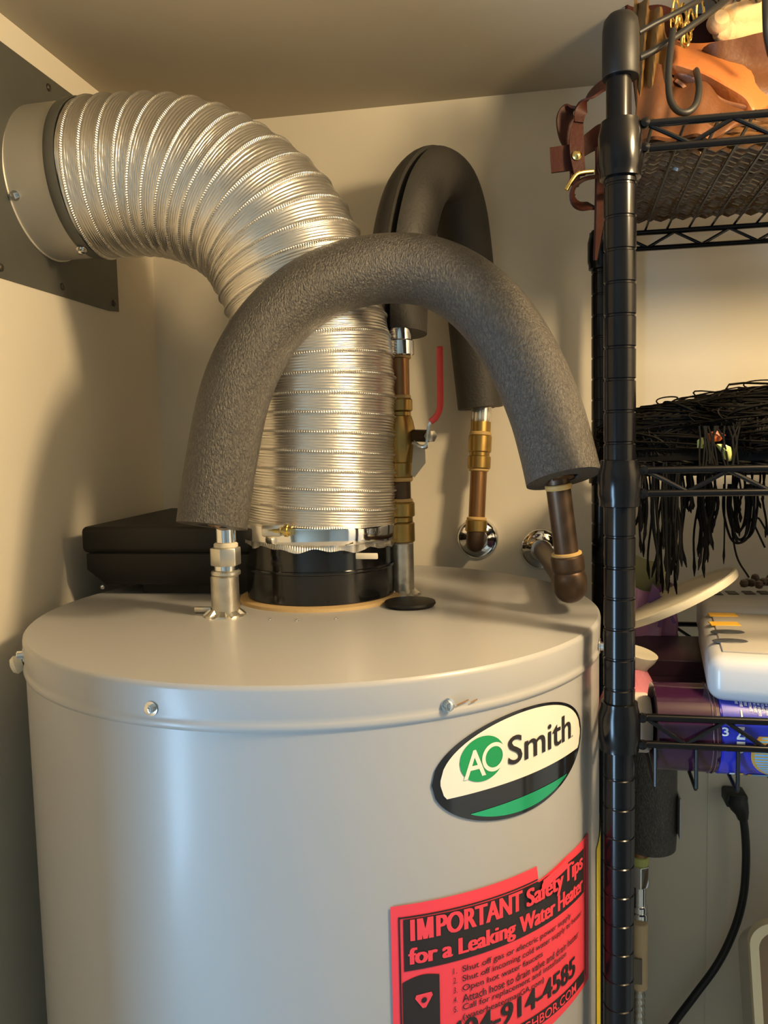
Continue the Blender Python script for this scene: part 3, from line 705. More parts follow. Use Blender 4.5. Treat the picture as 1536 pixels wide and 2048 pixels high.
def shelf(ztop, zbot, colz0, colz1, inverted=False):
    F0, F1, B0, B1 = FP, FP+Vector((WID, 0, 0)), BP, BP+Vector((WID, 0, 0))
    zc = CZ
    # corner sleeves
    prof = [(.0132, colz0), (.0160, colz0+.001), (.0160, colz0+.006), (.0172, colz0+.010), (.0172, colz1-.012), (.0152, colz1-.004), (.0150, colz1-.0005), (.0132, colz1)]
    sh = obj('shelf_frame', join(*[sweep([Vector((a.x+da, a.y+db, zc+z)), Vector((b.x+dc, b.y+dd, zc+z))], .0031, 10)
              for z in (ztop, zbot) for a, b, da, db, dc, dd in ((F0, F1, .016, 0, -.016, 0), (B0, B1, .016, 0, -.016, 0), (F0, B0, 0, .016, 0, -.016), (F1, B1, 0, .016, 0, -.016))]), M['rack'], rack, label=None)
    for c in (F0, F1, B0, B1): obj('corner_sleeve', lathe(prof, (c.x, c.y, zc), n=32), M['rack'], sh)
    for c, sx in ((F0, 1), (B0, 1)):
        for z in (ztop, zbot): obj('corner_knob', lathe([(0, -.004), (.0035, -.003), (.0045, 0), (.0035, .003), (0, .004)], (c.x+.0185*sx, c.y-.002, zc+z), (0, 1, 0), 12), M['rack'], sh)
    # zigzag trusses front and back
    for A_, B_ in ((F0, F1), (B0, B1)):
        P = []; n = 9; x0, x1 = A_.x+.022, B_.x-.02
        for i in range(2*n+1): P.append(Vector((x0+(x1-x0)*i/(2*n), A_.y, zc+(ztop-.001 if i % 2 == 0 else zbot+.001))))
        obj('zigzag_wire', join(*[sweep([a, b], .0019, 8) for a, b in zip(P, P[1:])]), M['rack'], sh)
    for z_ in (ztop, zbot): pass
    # deck wires front to back
    n = 23; zd = (zbot-.038) if inverted else ztop+.0022
    key = inverted
    for i in range(1, n+1):
        x = (at(1311, 1560, Y=.686).x + (i-1)*.0325 if inverted else F0.x+WID*i/(n+1))
        if x > F1.x-.02: break
        if key not in wire_me:
            d_ = BP.y-FP.y; k = BP.x-FP.x
            if inverted: P = [Vector((0, .0015, zbot-zd)), Vector((0, .0005, .002)), Vector((0, .003, 0)), Vector((k, d_-.003, 0)), Vector((k, d_-.0005, .002)), Vector((k, d_-.0015, zbot-zd))]
            else: P = [Vector((0, 0, 0)), Vector((k, d_, 0))]
            wire_me[key] = mesh('deck_wire', *(sweep(P, .0014 if not inverted else .0017, 8)), M['rack'])
        put('deck_wire', wire_me[key], sh, (x, FP.y, zc+zd))
    for fr in ((.33, .66) if zbot < .1 else (.97,)): # stiffeners along the length
        y = FP.y+(BP.y-FP.y)*fr
        obj('cross_wire', sweep([Vector((FP.x+.012, y, zc+zd-.0035)), Vector((FP.x+WID, y, zc+zd-.0035))], .0021, 8), M['rack'], sh)
    if inverted: # low rail joining the feet of the basket wires
        pass
    return sh
S1, S2, S3 = (.2440, .2255), (-.0272, -.0460), (-.2330, -.2560)
def rail_z(py): return at(1239, py, Y=.686).z-CZ
sh1 = shelf(*S1, .203, rail_z(243)); sh2 = shelf(*S2, rail_z(1014), rail_z(919)); sh3 = shelf(*S3, rail_z(1500), rail_z(1402), True)
DECK3 = S3[1]-.038+.0017                      # top of the lowest deck, relative to the eye

# ------------------------------------------------------------------ top shelf: wicker tray, leather bag and cloth
ZD1 = CZ+S1[0]+.0040
tray = thing('wicker_tray', 'flat woven dark wicker tray lying on the top shelf', 'basket', (.36, .86, ZD1))
x0, x1, y0, y1 = .098, .64, .775, 1.012
parts = []
nyw, nxs = 40, 44; sx = (x1-x0)/nxs
wr = random.Random(21)
for j in range(nyw):
    y = y0+(y1-y0)*(j+.5)/nyw; P = []
    for i in range(nxs*2+1):
        P.append(Vector((x0+sx*i/2, y+wr.uniform(-.0008, .0008), ZD1+.0052+.0028*(-1)**j*math.cos(PI*(i/2))+wr.uniform(-.0005, .0005))))
    parts.append(sweep(P, .0029, 6))
for k in range(3):     # woven upright front wall
    P = []
    for i in range(nxs*2+1):
        P.append(Vector((x0+sx*i/2, y0-.001+.0024*(-1)**k*math.cos(PI*(i/2)), ZD1+.010+.0050*k)))
    parts.append(sweep(P, .0027, 6))
obj('woven_reeds', join(*parts), M['wicker'], tray, kind='stuff')
st_ = [sweep([Vector((x0+sx*(i+.5), y0, ZD1+.024)), Vector((x0+sx*(i+.5), y0, ZD1+.005)), Vector((x0+sx*(i+.5), y1, ZD1+.005)), Vector((x0+sx*(i+.5), y1, ZD1+.03))], .0019, 5) for i in range(nxs)]
obj('stakes', join(*st_), M['wicker'], tray, kind='stuff')
rim = []
for k in range(2):
    P = []
    per = [(x0, y0), (x1, y0), (x1, y1), (x0, y1), (x0, y0)]
    for a, b in zip(per, per[1:]):
        m_ = int(max(abs(a[0]-b[0]), abs(a[1]-b[1]))/.0055)
        for i in range(m_):
            t_ = i/m_; P.append(Vector((a[0]+(b[0]-a[0])*t_+.0016*math.sin(i*PI/1.5+k*2), a[1]+(b[1]-a[1])*t_+.0016*math.sin(i*PI/1.5+k*2), ZD1+.023+.005*k)))
    P.append(P[0]); rim.append(sweep(P, .0028, 6))
obj('braided_rim', join(*rim), M['wicker'], tray, kind='stuff')

def cloth_grid(nu, nv, fn, th=.003):
    V = [Vector(fn(i/nu, j/nv)) for i in range(nu+1) for j in range(nv+1)]
    F = [(i*(nv+1)+j, (i+1)*(nv+1)+j, (i+1)*(nv+1)+j+1, i*(nv+1)+j+1) for i in range(nu) for j in range(nv)]
    # thicken along averaged normals
    N = [Vector((0, 0, 0)) for _ in V]
    for f in F:
        n = (V[f[1]]-V[f[0]]).cross(V[f[3]]-V[f[0]])
        for i in f: N[i] += n
    k = len(V); V2 = [v-n.normalized()*th if n.length > 0 else v for v, n in zip(V, N)]
    G = list(F)+[tuple(i+k for i in f[::-1]) for f in F]
    w = nv+1
    bd = [(i*w, (i+1)*w) for i in range(nu)]+[((i+1)*w+nv, i*w+nv) for i in range(nu)]+[(j+1, j) for j in range(nv)]+[(nu*w+j, nu*w+j+1) for j in range(nv)]
    G += [(b, a, a+k, b+k) for a, b in bd]
    return V+V2, G

ZB = ZD1+.011
bag = thing('leather_bag', 'slouching tan leather bag with open flap on the top shelf', 'bag', (.25, .86, ZB))
def bagbody(u, v):
    a = 2*PI*u
    rx = (.140+.010*math.sin(3*a))*(1-.10*v); ry = (.082+.008*math.sin(2*a+1))*(1-.25*v)
    ca, sa = math.cos(a), math.sin(a)
    f = .005*math.sin(v*14+3*a)+.004*math.sin(9*a+v*5)
    return (.265+rx*math.copysign(abs(ca)**.75, ca)+f*ca, .885+ry*math.copysign(abs(sa)**.75, sa)+f*sa, ZB+.105*v)
obj('bag_body', cloth_grid(64, 14, bagbody, .003), M['leather_mid'], bag)
V, F = lathe([(0, 0), (.9, 0), (1, .05), (1, .08)], n=40)
obj('bag_base', ([Vector((.265+v.x*.135, .885+v.y*.078, ZB+v.z*.08)) for v in map(Vector, V)], F), M['leather_mid'], bag)
def strip2(top, bot, fold=None, bulge=0):
    """sheet between two point rows (px, py, depth)"""
    A_, B_ = spline(top, 8), spline(bot, 8)
    def fn(u, v):
        def pick(R):
            x = v*(len(R)-1); i = min(int(x), len(R)-2); k = x-i; return [a+(b-a)*k for a, b in zip(R[i], R[i+1])]
        a, b = pick(A_), pick(B_); q = [m+(n-m)*u for m, n in zip(a, b)]
        p = at(q[0], q[1], D=q[2]-bulge*math.sin(PI*u)*(.3+.7*v))
        return p+(fw*fold(u, v) if fold else Vector((0, 0, 0)))
    return fn
# tall back panel inside the open mouth
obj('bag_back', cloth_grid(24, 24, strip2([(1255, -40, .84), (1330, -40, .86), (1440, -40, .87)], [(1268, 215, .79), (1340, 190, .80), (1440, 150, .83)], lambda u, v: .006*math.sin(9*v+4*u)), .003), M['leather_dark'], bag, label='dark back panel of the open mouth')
# brown front that sags over the tray
obj('bag_front', cloth_grid(30, 40, strip2([(1276, 120, .755), (1310, 128, .752), (1350, 150, .750), (1400, 150, .748), (1450, 178, .742), (1510, 232, .735)], [(1275, 282, .697), (1310, 280, .692), (1360, 276, .688), (1400, 275, .686), (1435, 273, .688), (1480, 250, .700)],
    lambda u, v: .0045*math.sin(10*u+3*v)*u+.004*math.sin(17*v+2*u)), .003), M['leather_mid'], bag, label='creased brown front of the bag')
obj('bag_gusset', cloth_grid(30, 20, strip2([(1275, -5, .775), (1300, 10, .765), (1333, 30, .765)], [(1276, 222, .733), (1300, 218, .730), (1334, 190, .735)],
    lambda u, v: .006*math.sin(14*v+5*u)), .003), mat('olive_brown_lining', (.11, .058, .016), .5, var=.55, vscale=45, stretch=(1, .3, .3)), bag, label='olive brown pleated side gusset')
flapo = obj('bag_flap', cloth_grid(26, 40, strip2([(1344, 76, .790), (1372, 85, .790), (1410, 86, .790), (1450, 80, .795), (1500, 68, .81), (1560, 66, .83), (1640, 70, .85)],
    [(1346, 130, .735), (1372, 138, .732), (1410, 152, .728), (1450, 176, .722), (1490, 204, .716), (1510, 236, .714), (1545, 214, .735)],
    lambda u, v: (.014*((u-.88)/.12)**2 if u > .88 else 0)+(.012*(1-v/.08)**2*math.sin(PI*u) if v < .08 else 0), .018), .004), M['leather_tan'], bag, label='smooth orange tan flap')
obj('bag_lining', cloth_grid(24, 30, strip2([(1345, 128, .748), (1380, 140, .746), (1420, 160, .742), (1460, 184, .736), (1500, 212, .730), (1509, 234, .728)],
    [(1352, 160, .745), (1384, 190, .744), (1420, 232, .735), (1450, 244, .730), (1480, 246, .726), (1505, 240, .724)],
    lambda u, v: .005*math.sin(3*PI*u+2*v)+.003*math.sin(12*v+4*u)), .003), mat('dusty_pink_leather', (.19, .08, .042), .5, bump=.2, bscale=200, var=.2, vscale=20), bag, label='dusty pink underside of the flap')
cl = [(1346, 60, .715), (1340, 110, .705), (1337, 160, .698), (1341, 200, .690), (1356, 222, .686), (1376, 224, .685), (1392, 208, .688), (1398, 180, .695), (1396, 158, .706), (1392, 140, .74)]
obj('cord_loop', sweep([at(*q[:2], D=q[2]) for q in spline(cl, 5)], .0029, 10), M['cord'], bag, label='dark cord handle loop')
for cl, r in (([(1278, 65, .722), (1310, 47, .722), (1350, 27, .725), (1392, 4, .735), (1414, -8, .755), (1432, -2, .80), (1440, 14, .835)], .0025), ([(1280, 115, .722), (1310, 100, .721), (1348, 76, .722), (1392, 45, .728), (1432, 16, .738), (1462, -6, .755), (1478, -4, .79), (1484, 14, .835)], .0030),
              ([(1510, 20, .83), (1522, -12, .77), (1531, -16, .715), (1533, 30, .70), (1535, 70, .70), (1543, 110, .70)], .0035)):
    obj('cord_handle', sweep([at(*q[:2], D=q[2]) for q in spline(cl, 5)], r, 10), M['cord'], bag)
# gold buckles between bag and cloth
chain = thing('gold_chain', 'gold chain links hanging in front of the cream cloth', 'chain', tuple(at(1372, 80, D=.775)))
for px, py, l in ((1352, 18, .012), (1358, 48, .012), (1375, 62, .012), (1366, 30, .011), (1400, 14, .014), (1382, 40, .010), (1348, 40, .010), (1370, 78, .009)):
    c = at(px, py, D=.772); P = [c+rt*(.0032*math.cos(a))+up*(l*math.sin(a))+fw*(.002*math.sin(2*a)) for a in [2*PI*i/20 for i in range(21)]]
    obj('chain_link', sweep(P, .0013, 8, caps=False), M['gold'], chain)
# cream fleece cloth rolls
fl = thing('fleece_throw', 'cream fleece throw folded on top of the leather bag', 'blanket', tuple(at(1480, 80, D=.84)))
for i, (pts_, r) in enumerate((([(1432, 64, .795), (1470, 66, .80), (1530, 60, .81), (1620, 50, .82)], .0105), ([(1442, 20, .80), (1462, 30, .80), (1530, 24, .81), (1620, 12, .82)], .013), ([(1440, -12, .80), (1480, -18, .80), (1540, -14, .81), (1620, -22, .82)], .013))):
    P = [at(*q[:2], D=q[2]) for q in spline(pts_, 8)]
    R = [r*(.55+.45*min(1, k/3))*(1+.10*math.sin(k*1.9+i)) for k in range(len(P))]
    obj('fold', sweep(P, R, 20), M['cream_cloth'], fl)
c = at(1436, 45, D=.79); obj('fold', lathe([(0, -.011), (.007, -.009), (.0105, -.003), (.0100, .004), (.006, .010), (0, .012)], c, fw, 20), M['cream_cloth'], fl)

# dark leather straps hanging left of the post
strap = thing('leather_strap', 'dark brown leather strap with gold stud and ring hanging beside the front post', 'strap', tuple(at(1160, 300, D=.76)))
def rib(name, rows, width, ref=None, m='leather_dark', th=.0024):
    sp = spline(rows, 6); P = [at(*q[:2], D=q[2]) for q in sp]
    return obj(name, ribbon(P, [q[3] for q in sp] if len(rows[0]) > 3 else width, ref or rt, th), M[m], strap)
rib('upper_strap', [(1240, 156, .725, .012), (1205, 172, .735, .016), (1178, 196, .742, .020), (1162, 222, .745, .012), (1158, 245, .745, .008)], 0, ref=up*.8+rt*.6)
rib('loop_strap', [(1160, 216, .752, .006), (1140, 217, .758, .012), (1131, 238, .76, .018), (1134, 275, .762, .016), (1146, 305, .762, .012), (1150, 345, .762, .010), (1148, 372, .762, .009)], 0, ref=rt+fw*.3)
rib('stud_strap', [(1160, 228, .748, .006), (1154, 260, .746, .0115), (1153, 295, .744, .013), (1156, 325, .743, .012), (1160, 352, .743, .010)], 0, ref=rt)
rib('cross_tab', [(1101, 321, .752), (1130, 317, .75), (1162, 312, .752)], .0235, ref=up)
rib('side_strap', [(1160, 300, .764, .014), (1180, 285, .764, .018), (1200, 275, .76, .024), (1225, 265, .755, .022)], 0, ref=up)
rib('curl_strap', [(1190, 352, .752), (1165, 362, .745), (1148, 378, .742), (1146, 398, .744), (1160, 410, .752), (1185, 412, .76)], .016, ref=rt*.4+up*.5+fw*.8)
rib('long_strap', [(1206, 300, .752, .020), (1206, 350, .752, .020), (1203, 400, .753, .017), (1197, 455, .755, .010), (1190, 520, .757, .003)], 0, ref=rt*.8+fw*.6, m='leather_dark')
screw(at(1154, 311, D=.7415), -fw, strap, .75, mesh('gold_stud', *lathe([(.006, 0), (.006, .001), (.004, .003), (0, .004)], n=18), M['gold']), name='gold_stud')
rp = [(1132, 380, .738), (1140, 366, .737), (1152, 350, .737), (1166, 345, .738), (1186, 343, .740)]
obj('gold_ring', sweep([at(*q[:2], D=q[2]) for q in spline(rp, 5)], .0021, 10), M['gold'], strap)

# ------------------------------------------------------------------ middle shelf: black fringed heap
ZD2 = CZ+S2[0]+.0038
heap = thing('fringed_garment', 'heap of stringy black fringe lying on the middle shelf', 'garment', (.30, .86, ZD2))
def mound(u, v):
    a = 2*PI*u; cx, cy = .362, .86
    rx, ry, hz = .285, .135, .068
    q = math.sin(v*PI/2); p = math.cos(v*PI/2)
    lump = 1+.06*math.sin(5*a+4*v)+.05*math.sin(11*a-6*v)
    prof = max(0, p)**.62
    return (cx+rx*math.cos(a)*q*lump, cy+ry*math.sin(a)*q*lump, ZD2+hz*prof*(1+.06*math.sin(7*a+2))*(1.0)+.0005)
obj('fringe_core', cloth_grid(72, 16, mound, .002), M['hair'], heap)
rng = random.Random(11)
def mpt(a, v, lift):
    x, y, z = mound(a/(2*PI), v); return Vector((x+math.cos(a)*(.0012+lift), y+math.sin(a)*(.0012+lift), z+.0004+lift*.8))
hs = []
for i in range(1500):
    a = rng.uniform(0, 2*PI); v = 1-.95*rng.random()**1.7; da = rng.gauss(0, .55); dv = rng.uniform(-.25, .25); P = []
    lift = abs(rng.gauss(0, .0035)); ph = rng.uniform(0, 6); wob = rng.uniform(0, .05)
    for k in range(9):
        t_ = k/8; P.append(mpt(a+da*t_+wob*math.sin(5*t_+ph), max(.03, min(.985, v+dv*t_)), .001+lift*math.sin(PI*t_)))
    hs.append(sweep(P, rng.uniform(.0006, .0012), 4, caps=False))
for i in range(420):   # ends that fall down the front
    a = rng.uniform(PI*.95, 2*PI*1.02); v = rng.uniform(.45, .85); P = []; da = rng.gauss(0, .12); ph = rng.uniform(0, 6); am = rng.uniform(.005, .03)
    for k in range(9):
        t_ = k/8; P.append(mpt(a+da*t_+am*math.sin(5*t_+ph), v+(.994-v)*t_, .001)-Vector((0, .0025*math.sin(PI*t_), 0)))
    hs.append(sweep(P, rng.uniform(.0007, .0013), 4, caps=False))
for px, py, rw, rh in ((1335, 795, 20, 11), (1480, 778, 10, 9), (1497, 776, 9, 8), (1520, 762, 30, 12)):   # stray loops on top
    c = at(px, py, D=.86); P = [c+rt*(rw/FPX*.86*math.cos(a)*(1+.2*math.sin(a)))+up*(rh/FPX*.86*math.sin(a)+.006*math.sin(a/2)*-1)+fw*.01*math.sin(a) for a in [-.5+5.4*k/18 for k in range(19)]]
    hs.append(sweep(P, .0008, 5))
obj('fringe_strands', join(*hs), M['hair'], heap, smooth=0, kind='stuff')
dg_ = []
def hang(px, ylen, D, kink=1, rr=.0011):
    p = at(px, 985, D=D); n = 12; P = []
    l = (at(px, ylen, D=D)-p).length; ph = rng.uniform(0, 6); amp = rng.uniform(.0008, .0032)*kink; dr = rng.gauss(0, .05)
    for k in range(n+1):
        t_ = k/n
        P.append(Vector((p.x+amp*math.sin(ph+t_*7)*t_**.4+dr*l*t_, p.y+amp*.7*math.cos(ph*1.3+t_*6)*t_, p.z+.028*(1-t_)-(l)*t_)))
    R = [rr]*(n-1)+[rr*1.7, rr*.4]
    dg_.append(sweep(P, R, 5))
def clear_x(px, D): return px
for i in range(34): hang(rng.uniform(1276, 1365), rng.uniform(1040, 1165), rng.uniform(.74, .88))
for i in range(16): hang(rng.gauss(1336, 11), rng.uniform(1110, 1200), rng.uniform(.74, .84), .8)
for i in range(9): hang(rng.uniform(1372, 1384), rng.uniform(1000, 1035), rng.uniform(.76, .84))
for i in range(24): hang(rng.uniform(1392, 1432), rng.uniform(1020, 1120), rng.uniform(.75, .86))
for i in range(8): hang(rng.gauss(1405, 8), rng.uniform(1100, 1160), rng.uniform(.76, .82))
hang(1450, 1130, .78, .2, .0008)
for i in range(14): hang(rng.uniform(1465, 1536), rng.uniform(1000, 1080), rng.uniform(.76, .9), 1.2)
for i in range(6):
    w = rng.uniform(14, 34); d = rng.uniform(1055, 1092); cx = 1484+rng.uniform(-7, 7); D = rng.uniform(.76, .8)
    dg_.append(sweep([at(*q, D=D) for q in spline([(cx-w, 968), (cx-w-2, 1020), (cx-w*.6, d-12), (cx, d), (cx+w*.7, d-18), (cx+w, 1015), (cx+w, 968)], 5)], .0012, 5))
for px0, x_, y_, D in ((1462, 1498, 1155, .79), (1510, 1545, 1085, .78), (1500, 1530, 1095, .80)):
    dg_.append(sweep([at(*q, D=D) for q in spline([(px0, 968), (px0, 1030), (px0+(x_-px0)*.3, y_-45), (x_, y_)], 6)], .0010, 5))
for i in range(10):   # a few ends that stray out past the front post
    x = 1183+rng.uniform(-3, 9); y = 935+rng.uniform(-20, 10)
    dg_.append(sweep([at(*q, D=.79) for q in spline([(x+22, y-25+rng.uniform(-8, 8)), (x+8, y), (x, y+rng.uniform(15, 40))], 5)], .0011, 5))
for i in range(16):   # threads lying over the wrapper
    x = rng.uniform(1392, 1475); P = [at(*q, D=.679) for q in spline([(x+rng.uniform(-12, 12), 852), (x+rng.uniform(-6, 6), 880), (x, 905), (x+rng.uniform(-8, 8), 932)], 5)]
    dg_.append(sweep(P, .0009, 5))
obj('hanging_fringe', join(*dg_), M['strand'], heap, smooth=0, kind='stuff')
pk = thing('snack_wrapper', 'small crumpled yellow green and orange wrapper in the black fringe', 'wrapper', tuple(at(1430, 930, D=.745)))
def wrap(rows, name, m):
    P = [at(x, y, D=d) for x, y, d in rows]; c = sum(P, Vector())/len(P)
    V = P+[v+fw*.004 for v in P]+[c-fw*.003]; n = len(P)
    obj(name, (V, [(i, (i+1) % n, 2*n) for i in range(n)]+[tuple(range(n, 2*n))]+[(i, (i+1) % n, n+(i+1) % n, n+i) for i in range(n)]), M[m], pk)
wrap([(1398, 880, 0.683), (1404, 875, 0.682), (1415, 879, 0.681), (1417, 888, 0.681), (1410, 896, 0.682), (1398, 895, 0.683)], 'yellow_corner', 'yellow_wrap')
wrap([(1434, 888, 0.681), (1448, 888, 0.680), (1462, 894, 0.680), (1467, 912, 0.680), (1462, 922, 0.681), (1452, 917, 0.681), (1446, 904, 0.681)], 'yellow_corner', 'yellow_wrap')
wrap([(1417, 868, 0.684), (1432, 860, 0.684), (1452, 870, 0.684), (1440, 882, 0.683), (1424, 884, 0.683)], 'orange_corner', 'orange_wrap')

# ------------------------------------------------------------------ lowest shelf
ZD3 = CZ+DECK3
def put_on(c): return Vector((c.x, c.y, ZD3))
# spray can lying along the shelf
can_y, can_r = .7275, .0385
can = thing('spray_can', 'blue spray can with clear purple cap lying along the lowest shelf', 'can', (.25, can_y, ZD3))
cz_ = ZD3+can_r
def xat(px, py=1450): return at(px, py, Y=can_y-can_r*.8).x
xa, xb, xc = xat(1316), xat(1440), xat(1610)
obj('can_cap', lathe([(.0, .004), (.034, .004), (.0375, 0), (can_r-.001, .004), (can_r-.0005, (xb-xa)*.93), (can_r, xb-xa-.004), (can_r-.001, xb-xa)], (xa, can_y, cz_), (1, 0, 0), 56), M['purple_cap'], can, label='clear purple cap')
for xx in (xb-.0065, xb-.0035): obj('cap_ring', lathe([(can_r-.0005, 0), (can_r+.0004, .0004), (can_r-.0005, .001)], (xx, can_y, cz_), (1, 0, 0), 56), mat('cap_glint', (.45, .28, .33), .12, metal=.6), can)
body = obj('can_body', lathe([(can_r-.002, 0), (can_r, .002), (can_r, xc-xb), (can_r-.004, xc-xb+.003), (0, xc-xb+.002)], (xb, can_y, cz_), (1, 0, 0), 56), M['blue'], can)
def on_can(x, a, dr=.0005): # a = angle up from the side facing the viewer
    r = can_r+dr; return Vector((x, can_y-math.cos(a)*r, cz_+math.sin(a)*r))
def cpx(px): return xat(px)
def canpatch(x0_, x1_, a0, a1, m, name='printed_panel', edge=None):
    V, F = [], []; n = 14
    for i in range(n+1):
        a = a0+(a1-a0)*i/n; xx = x0_+(edge(i/n) if edge else 0); V += [on_can(xx, a), on_can(x1_, a)]
    F = [(2*i, 2*i+2, 2*i+3, 2*i+1) for i in range(n)]
    obj(name, (V, F), m, body)
ed = lambda q: -.010*q*(1-q)*4+.010*(1-q)
canpatch(cpx(1513), cpx(1590), -.9, .18, M['gold_print'], 'gold_border', ed)
canpatch(cpx(1520), cpx(1590), -.9, .15, M['sky'], 'light_blue_panel', ed)
canpatch(cpx(1512), cpx(1590), -1.35, -.95, M['sky'], 'light_blue_panel', None)
canpatch(cpx(1503), cpx(1512), -1.35, -.95, M['gold_print'], 'gold_border', None)
canpatch(cpx(1465), cpx(1476), -1.02, -.9, M['white_print'], 'printed_mark'); canpatch(cpx(1484), cpx(1493), -1.05, -.9, M['yellow_lab'], 'printed_mark')
rr = random.Random(5)
def turned(s, x, a0, a1, w, bold=.01):   # lettering that runs round the can
    def place(u, v): return on_can(x+v, u, .0008)
    V, F = text_vf(s, bold); xs = [v.x for v in V]; ys = [v.y for v in V]
    X0, X1, Y0, Y1 = min(xs), max(xs), min(ys), max(ys)
    return [on_can(x+(v.y-Y0)/(Y1-Y0)*w, a0+(v.x-X0)/(X1-X0)*(a1-a0), .0008) for v in V], F
def upright(s, x0_, x1_, a0, a1, bold=.01):
    V, F = text_vf(s, bold); xs = [v.x for v in V]; ys = [v.y for v in V]
    X0, X1, Y0, Y1 = min(xs), max(xs), min(ys), max(ys)
    return [on_can(x0_+(v.x-X0)/(X1-X0)*(x1_-x0_), a0+(v.y-Y0)/(Y1-Y0)*(a1-a0), .0008) for v in V], F
obj('lettering', upright('3', cpx(1438)+.001, cpx(1451)+.001, .16, .34, .02), M['white_print'], body, smooth=0)
obj('lettering', turned('ND', cpx(1469), .36, -.20, .0065, .02), M['white_print'], body, smooth=0)
for px, a0, a1 in ((1461, 1.02, 1.16), (1472, .86, 1.12), (1481, .80, 1.14), (1490, .82, 1.16), (1499, .70, 1.14), (1508, .68, 1.14), (1516, .60, 1.14), (1524, .72, 1.12), (1532, .62, 1.1)):
    obj('small_print', turned('mwnm wmnwi mnwm'[:rr.randint(11, 15)], cpx(px), a0, a1, .0034, .004), M['white_print'], body, smooth=0)
obj('small_print', turned('l', cpx(1481), .52, .72, .0012, .0), M['white_print'], body, smooth=0)
# second container: white cap poking out beside the post
wb = thing('white_jar', 'small white capped jar on its side beside the front post', 'jar', (.09, .76, ZD3))
x0_, x1_ = at(1262, 1450, Y=.735).x, at(1308, 1450, Y=.735).x
obj('jar_cap', lathe([(.020, 0), (.0262, .001), (.0272, .003), (.0272, x1_-x0_-.003), (.0255, x1_-x0_), (0, x1_-x0_+.0004)], (x0_, .765, ZD3+.0275), (1, 0, 0), 48), mat('cream_white_cap', (.72, .67, .60), .4), wb)
obj('jar_body', lathe([(.0, -.014), (.020, -.0138), (.024, -.011), (.024, .001)], (x0_, .765, ZD3+.0275), (1, 0, 0), 40), M['white_pl'], wb)
# cartons behind
def carton(name, lab, x0_, x1_, y0_, y1_, h, m, z0=None, grp=None):
    z0 = ZD3 if z0 is None else z0
    t_ = thing(name, lab, 'box', ((x0_+x1_)/2, (y0_+y1_)/2, z0), grp)
    b_ = obj('carton_body', bevel(box(x0_, x1_, y0_, y1_, z0, z0+h), .0012, 2), m, t_)
    obj('carton_flap', bevel(box(x0_+.002, x1_-.002, y0_-.0006, y0_+.0004, z0+h*.80, z0+h-.001), .0002, 1), m, b_)
    return t_
carton('carton', 'dark purple carton behind the purple can cap', .105, .190, .80, .90, .078, M['purple_dark'], grp='cartons behind the spray can')
carton('carton', 'navy blue carton under the white power strip', .193, .60, .797, .985, .0685, M['navy'], grp='cartons behind the spray can')  # unseen right part is added length, to shade the lower back wall
# pink cloth pouch
pp = thing('pink_pouch', 'pink ribbed cloth pouch with cream top beside the front post', 'pouch', tuple(put_on(at(1275, 1380, D=.76))))
pc = at(1258, 1390, Y=.80)
def pouch(u, v):
    a = 2*PI*u; w = .031*(1-.62*v**1.3)*(1+.03*math.sin(6*a)); return (pc.x+w*math.cos(a)+.002*v, .797+.030*(1-.5*v)*math.sin(a)-.0, ZD3+.030+.042*v)
obj('pouch_body', cloth_grid(40, 10, pouch, .002), M['pink'], pp)
nk = Vector((pc.x+.004, .797, ZD3+.069))
obj('pouch_neck', lathe([(.011, 0), (.0135, .006), (.017, .012), (.0185, .018), (.012, .0185), (0, .0175)], nk, (.25, -.1, 1), 24), M['cream_pl'], pp)
obj('pouch_base', lathe([(.025, 0), (.031, .003), (.031, .030)], (pc.x, .797, ZD3), n=32), M['pink'], pp)
# lilac gift bag with film
gb = thing('gift_bag', 'crumpled lilac plastic gift bag with violet print on the lowest shelf', 'bag', (.13, .93, ZD3))
gx0, gx1 = at(1240, 1230, Y=.90).x, at(1362, 1230, Y=.90).x
gtop = at(1300, 1185, Y=.90).z; gbot = at(1300, 1292, Y=.90).z
def gbag(u, v):
    a = 2*PI*u; cx = (gx0+gx1)/2; w = (gx1-gx0)/2*(1+.05*math.sin(3*a+2*v)); f = .004*math.sin(5*a+7*v)+.003*math.sin(11*a-4*v)
    return (cx+(w*(1-.10*v)+f)*math.copysign(abs(math.cos(a))**.7, math.cos(a)), .935+(.038+f)*math.copysign(abs(math.sin(a))**.7, math.sin(a)), ZD3+(gtop-ZD3)*v*(1+.05*math.sin(2*a)))
gbb = obj('bag_body', cloth_grid(64, 18, gbag, .0012), M['lilac'], gb)
def patch(rows, name, m, par, D):
    P = [at(x, y, Y=D) for x, y in rows]; n = len(P)
    obj(name, (P+[v+Vector((0, .003, 0)) for v in P], [tuple(range(n)), tuple(range(2*n-1, n-1, -1))]+[(i, (i+1) % n, n+(i+1) % n, n+i) for i in range(n)]), m, par, smooth=0)
patch([(1297, 1200), (1306, 1168), (1318, 1180), (1323, 1205), (1313, 1216), (1300, 1212)], 'violet_print', M['violet'], gbb, .892)
patch([(1333, 1220), (1341, 1222), (1353, 1246), (1346, 1248)], 'violet_print', M['violet'], gbb, .892)
patch([(1322, 1230), (1328, 1232), (1322, 1256), (1316, 1254)], 'violet_print', M['violet'], gbb, .892)
def film(u, v):
    a = PI*(u-.0); cx = (gx0+gx1)/2-.006
    return (cx+.042*math.cos(a)*(1-.4*v)+.003*math.sin(9*u), .945+.02*math.sin(5*u)*(1-v), gtop-.012+.046*v*math.sin(a)**.5+.003*math.sin(13*u))
obj('film_lining', cloth_grid(30, 8, film, .0008), M['green_tissue'], gb)
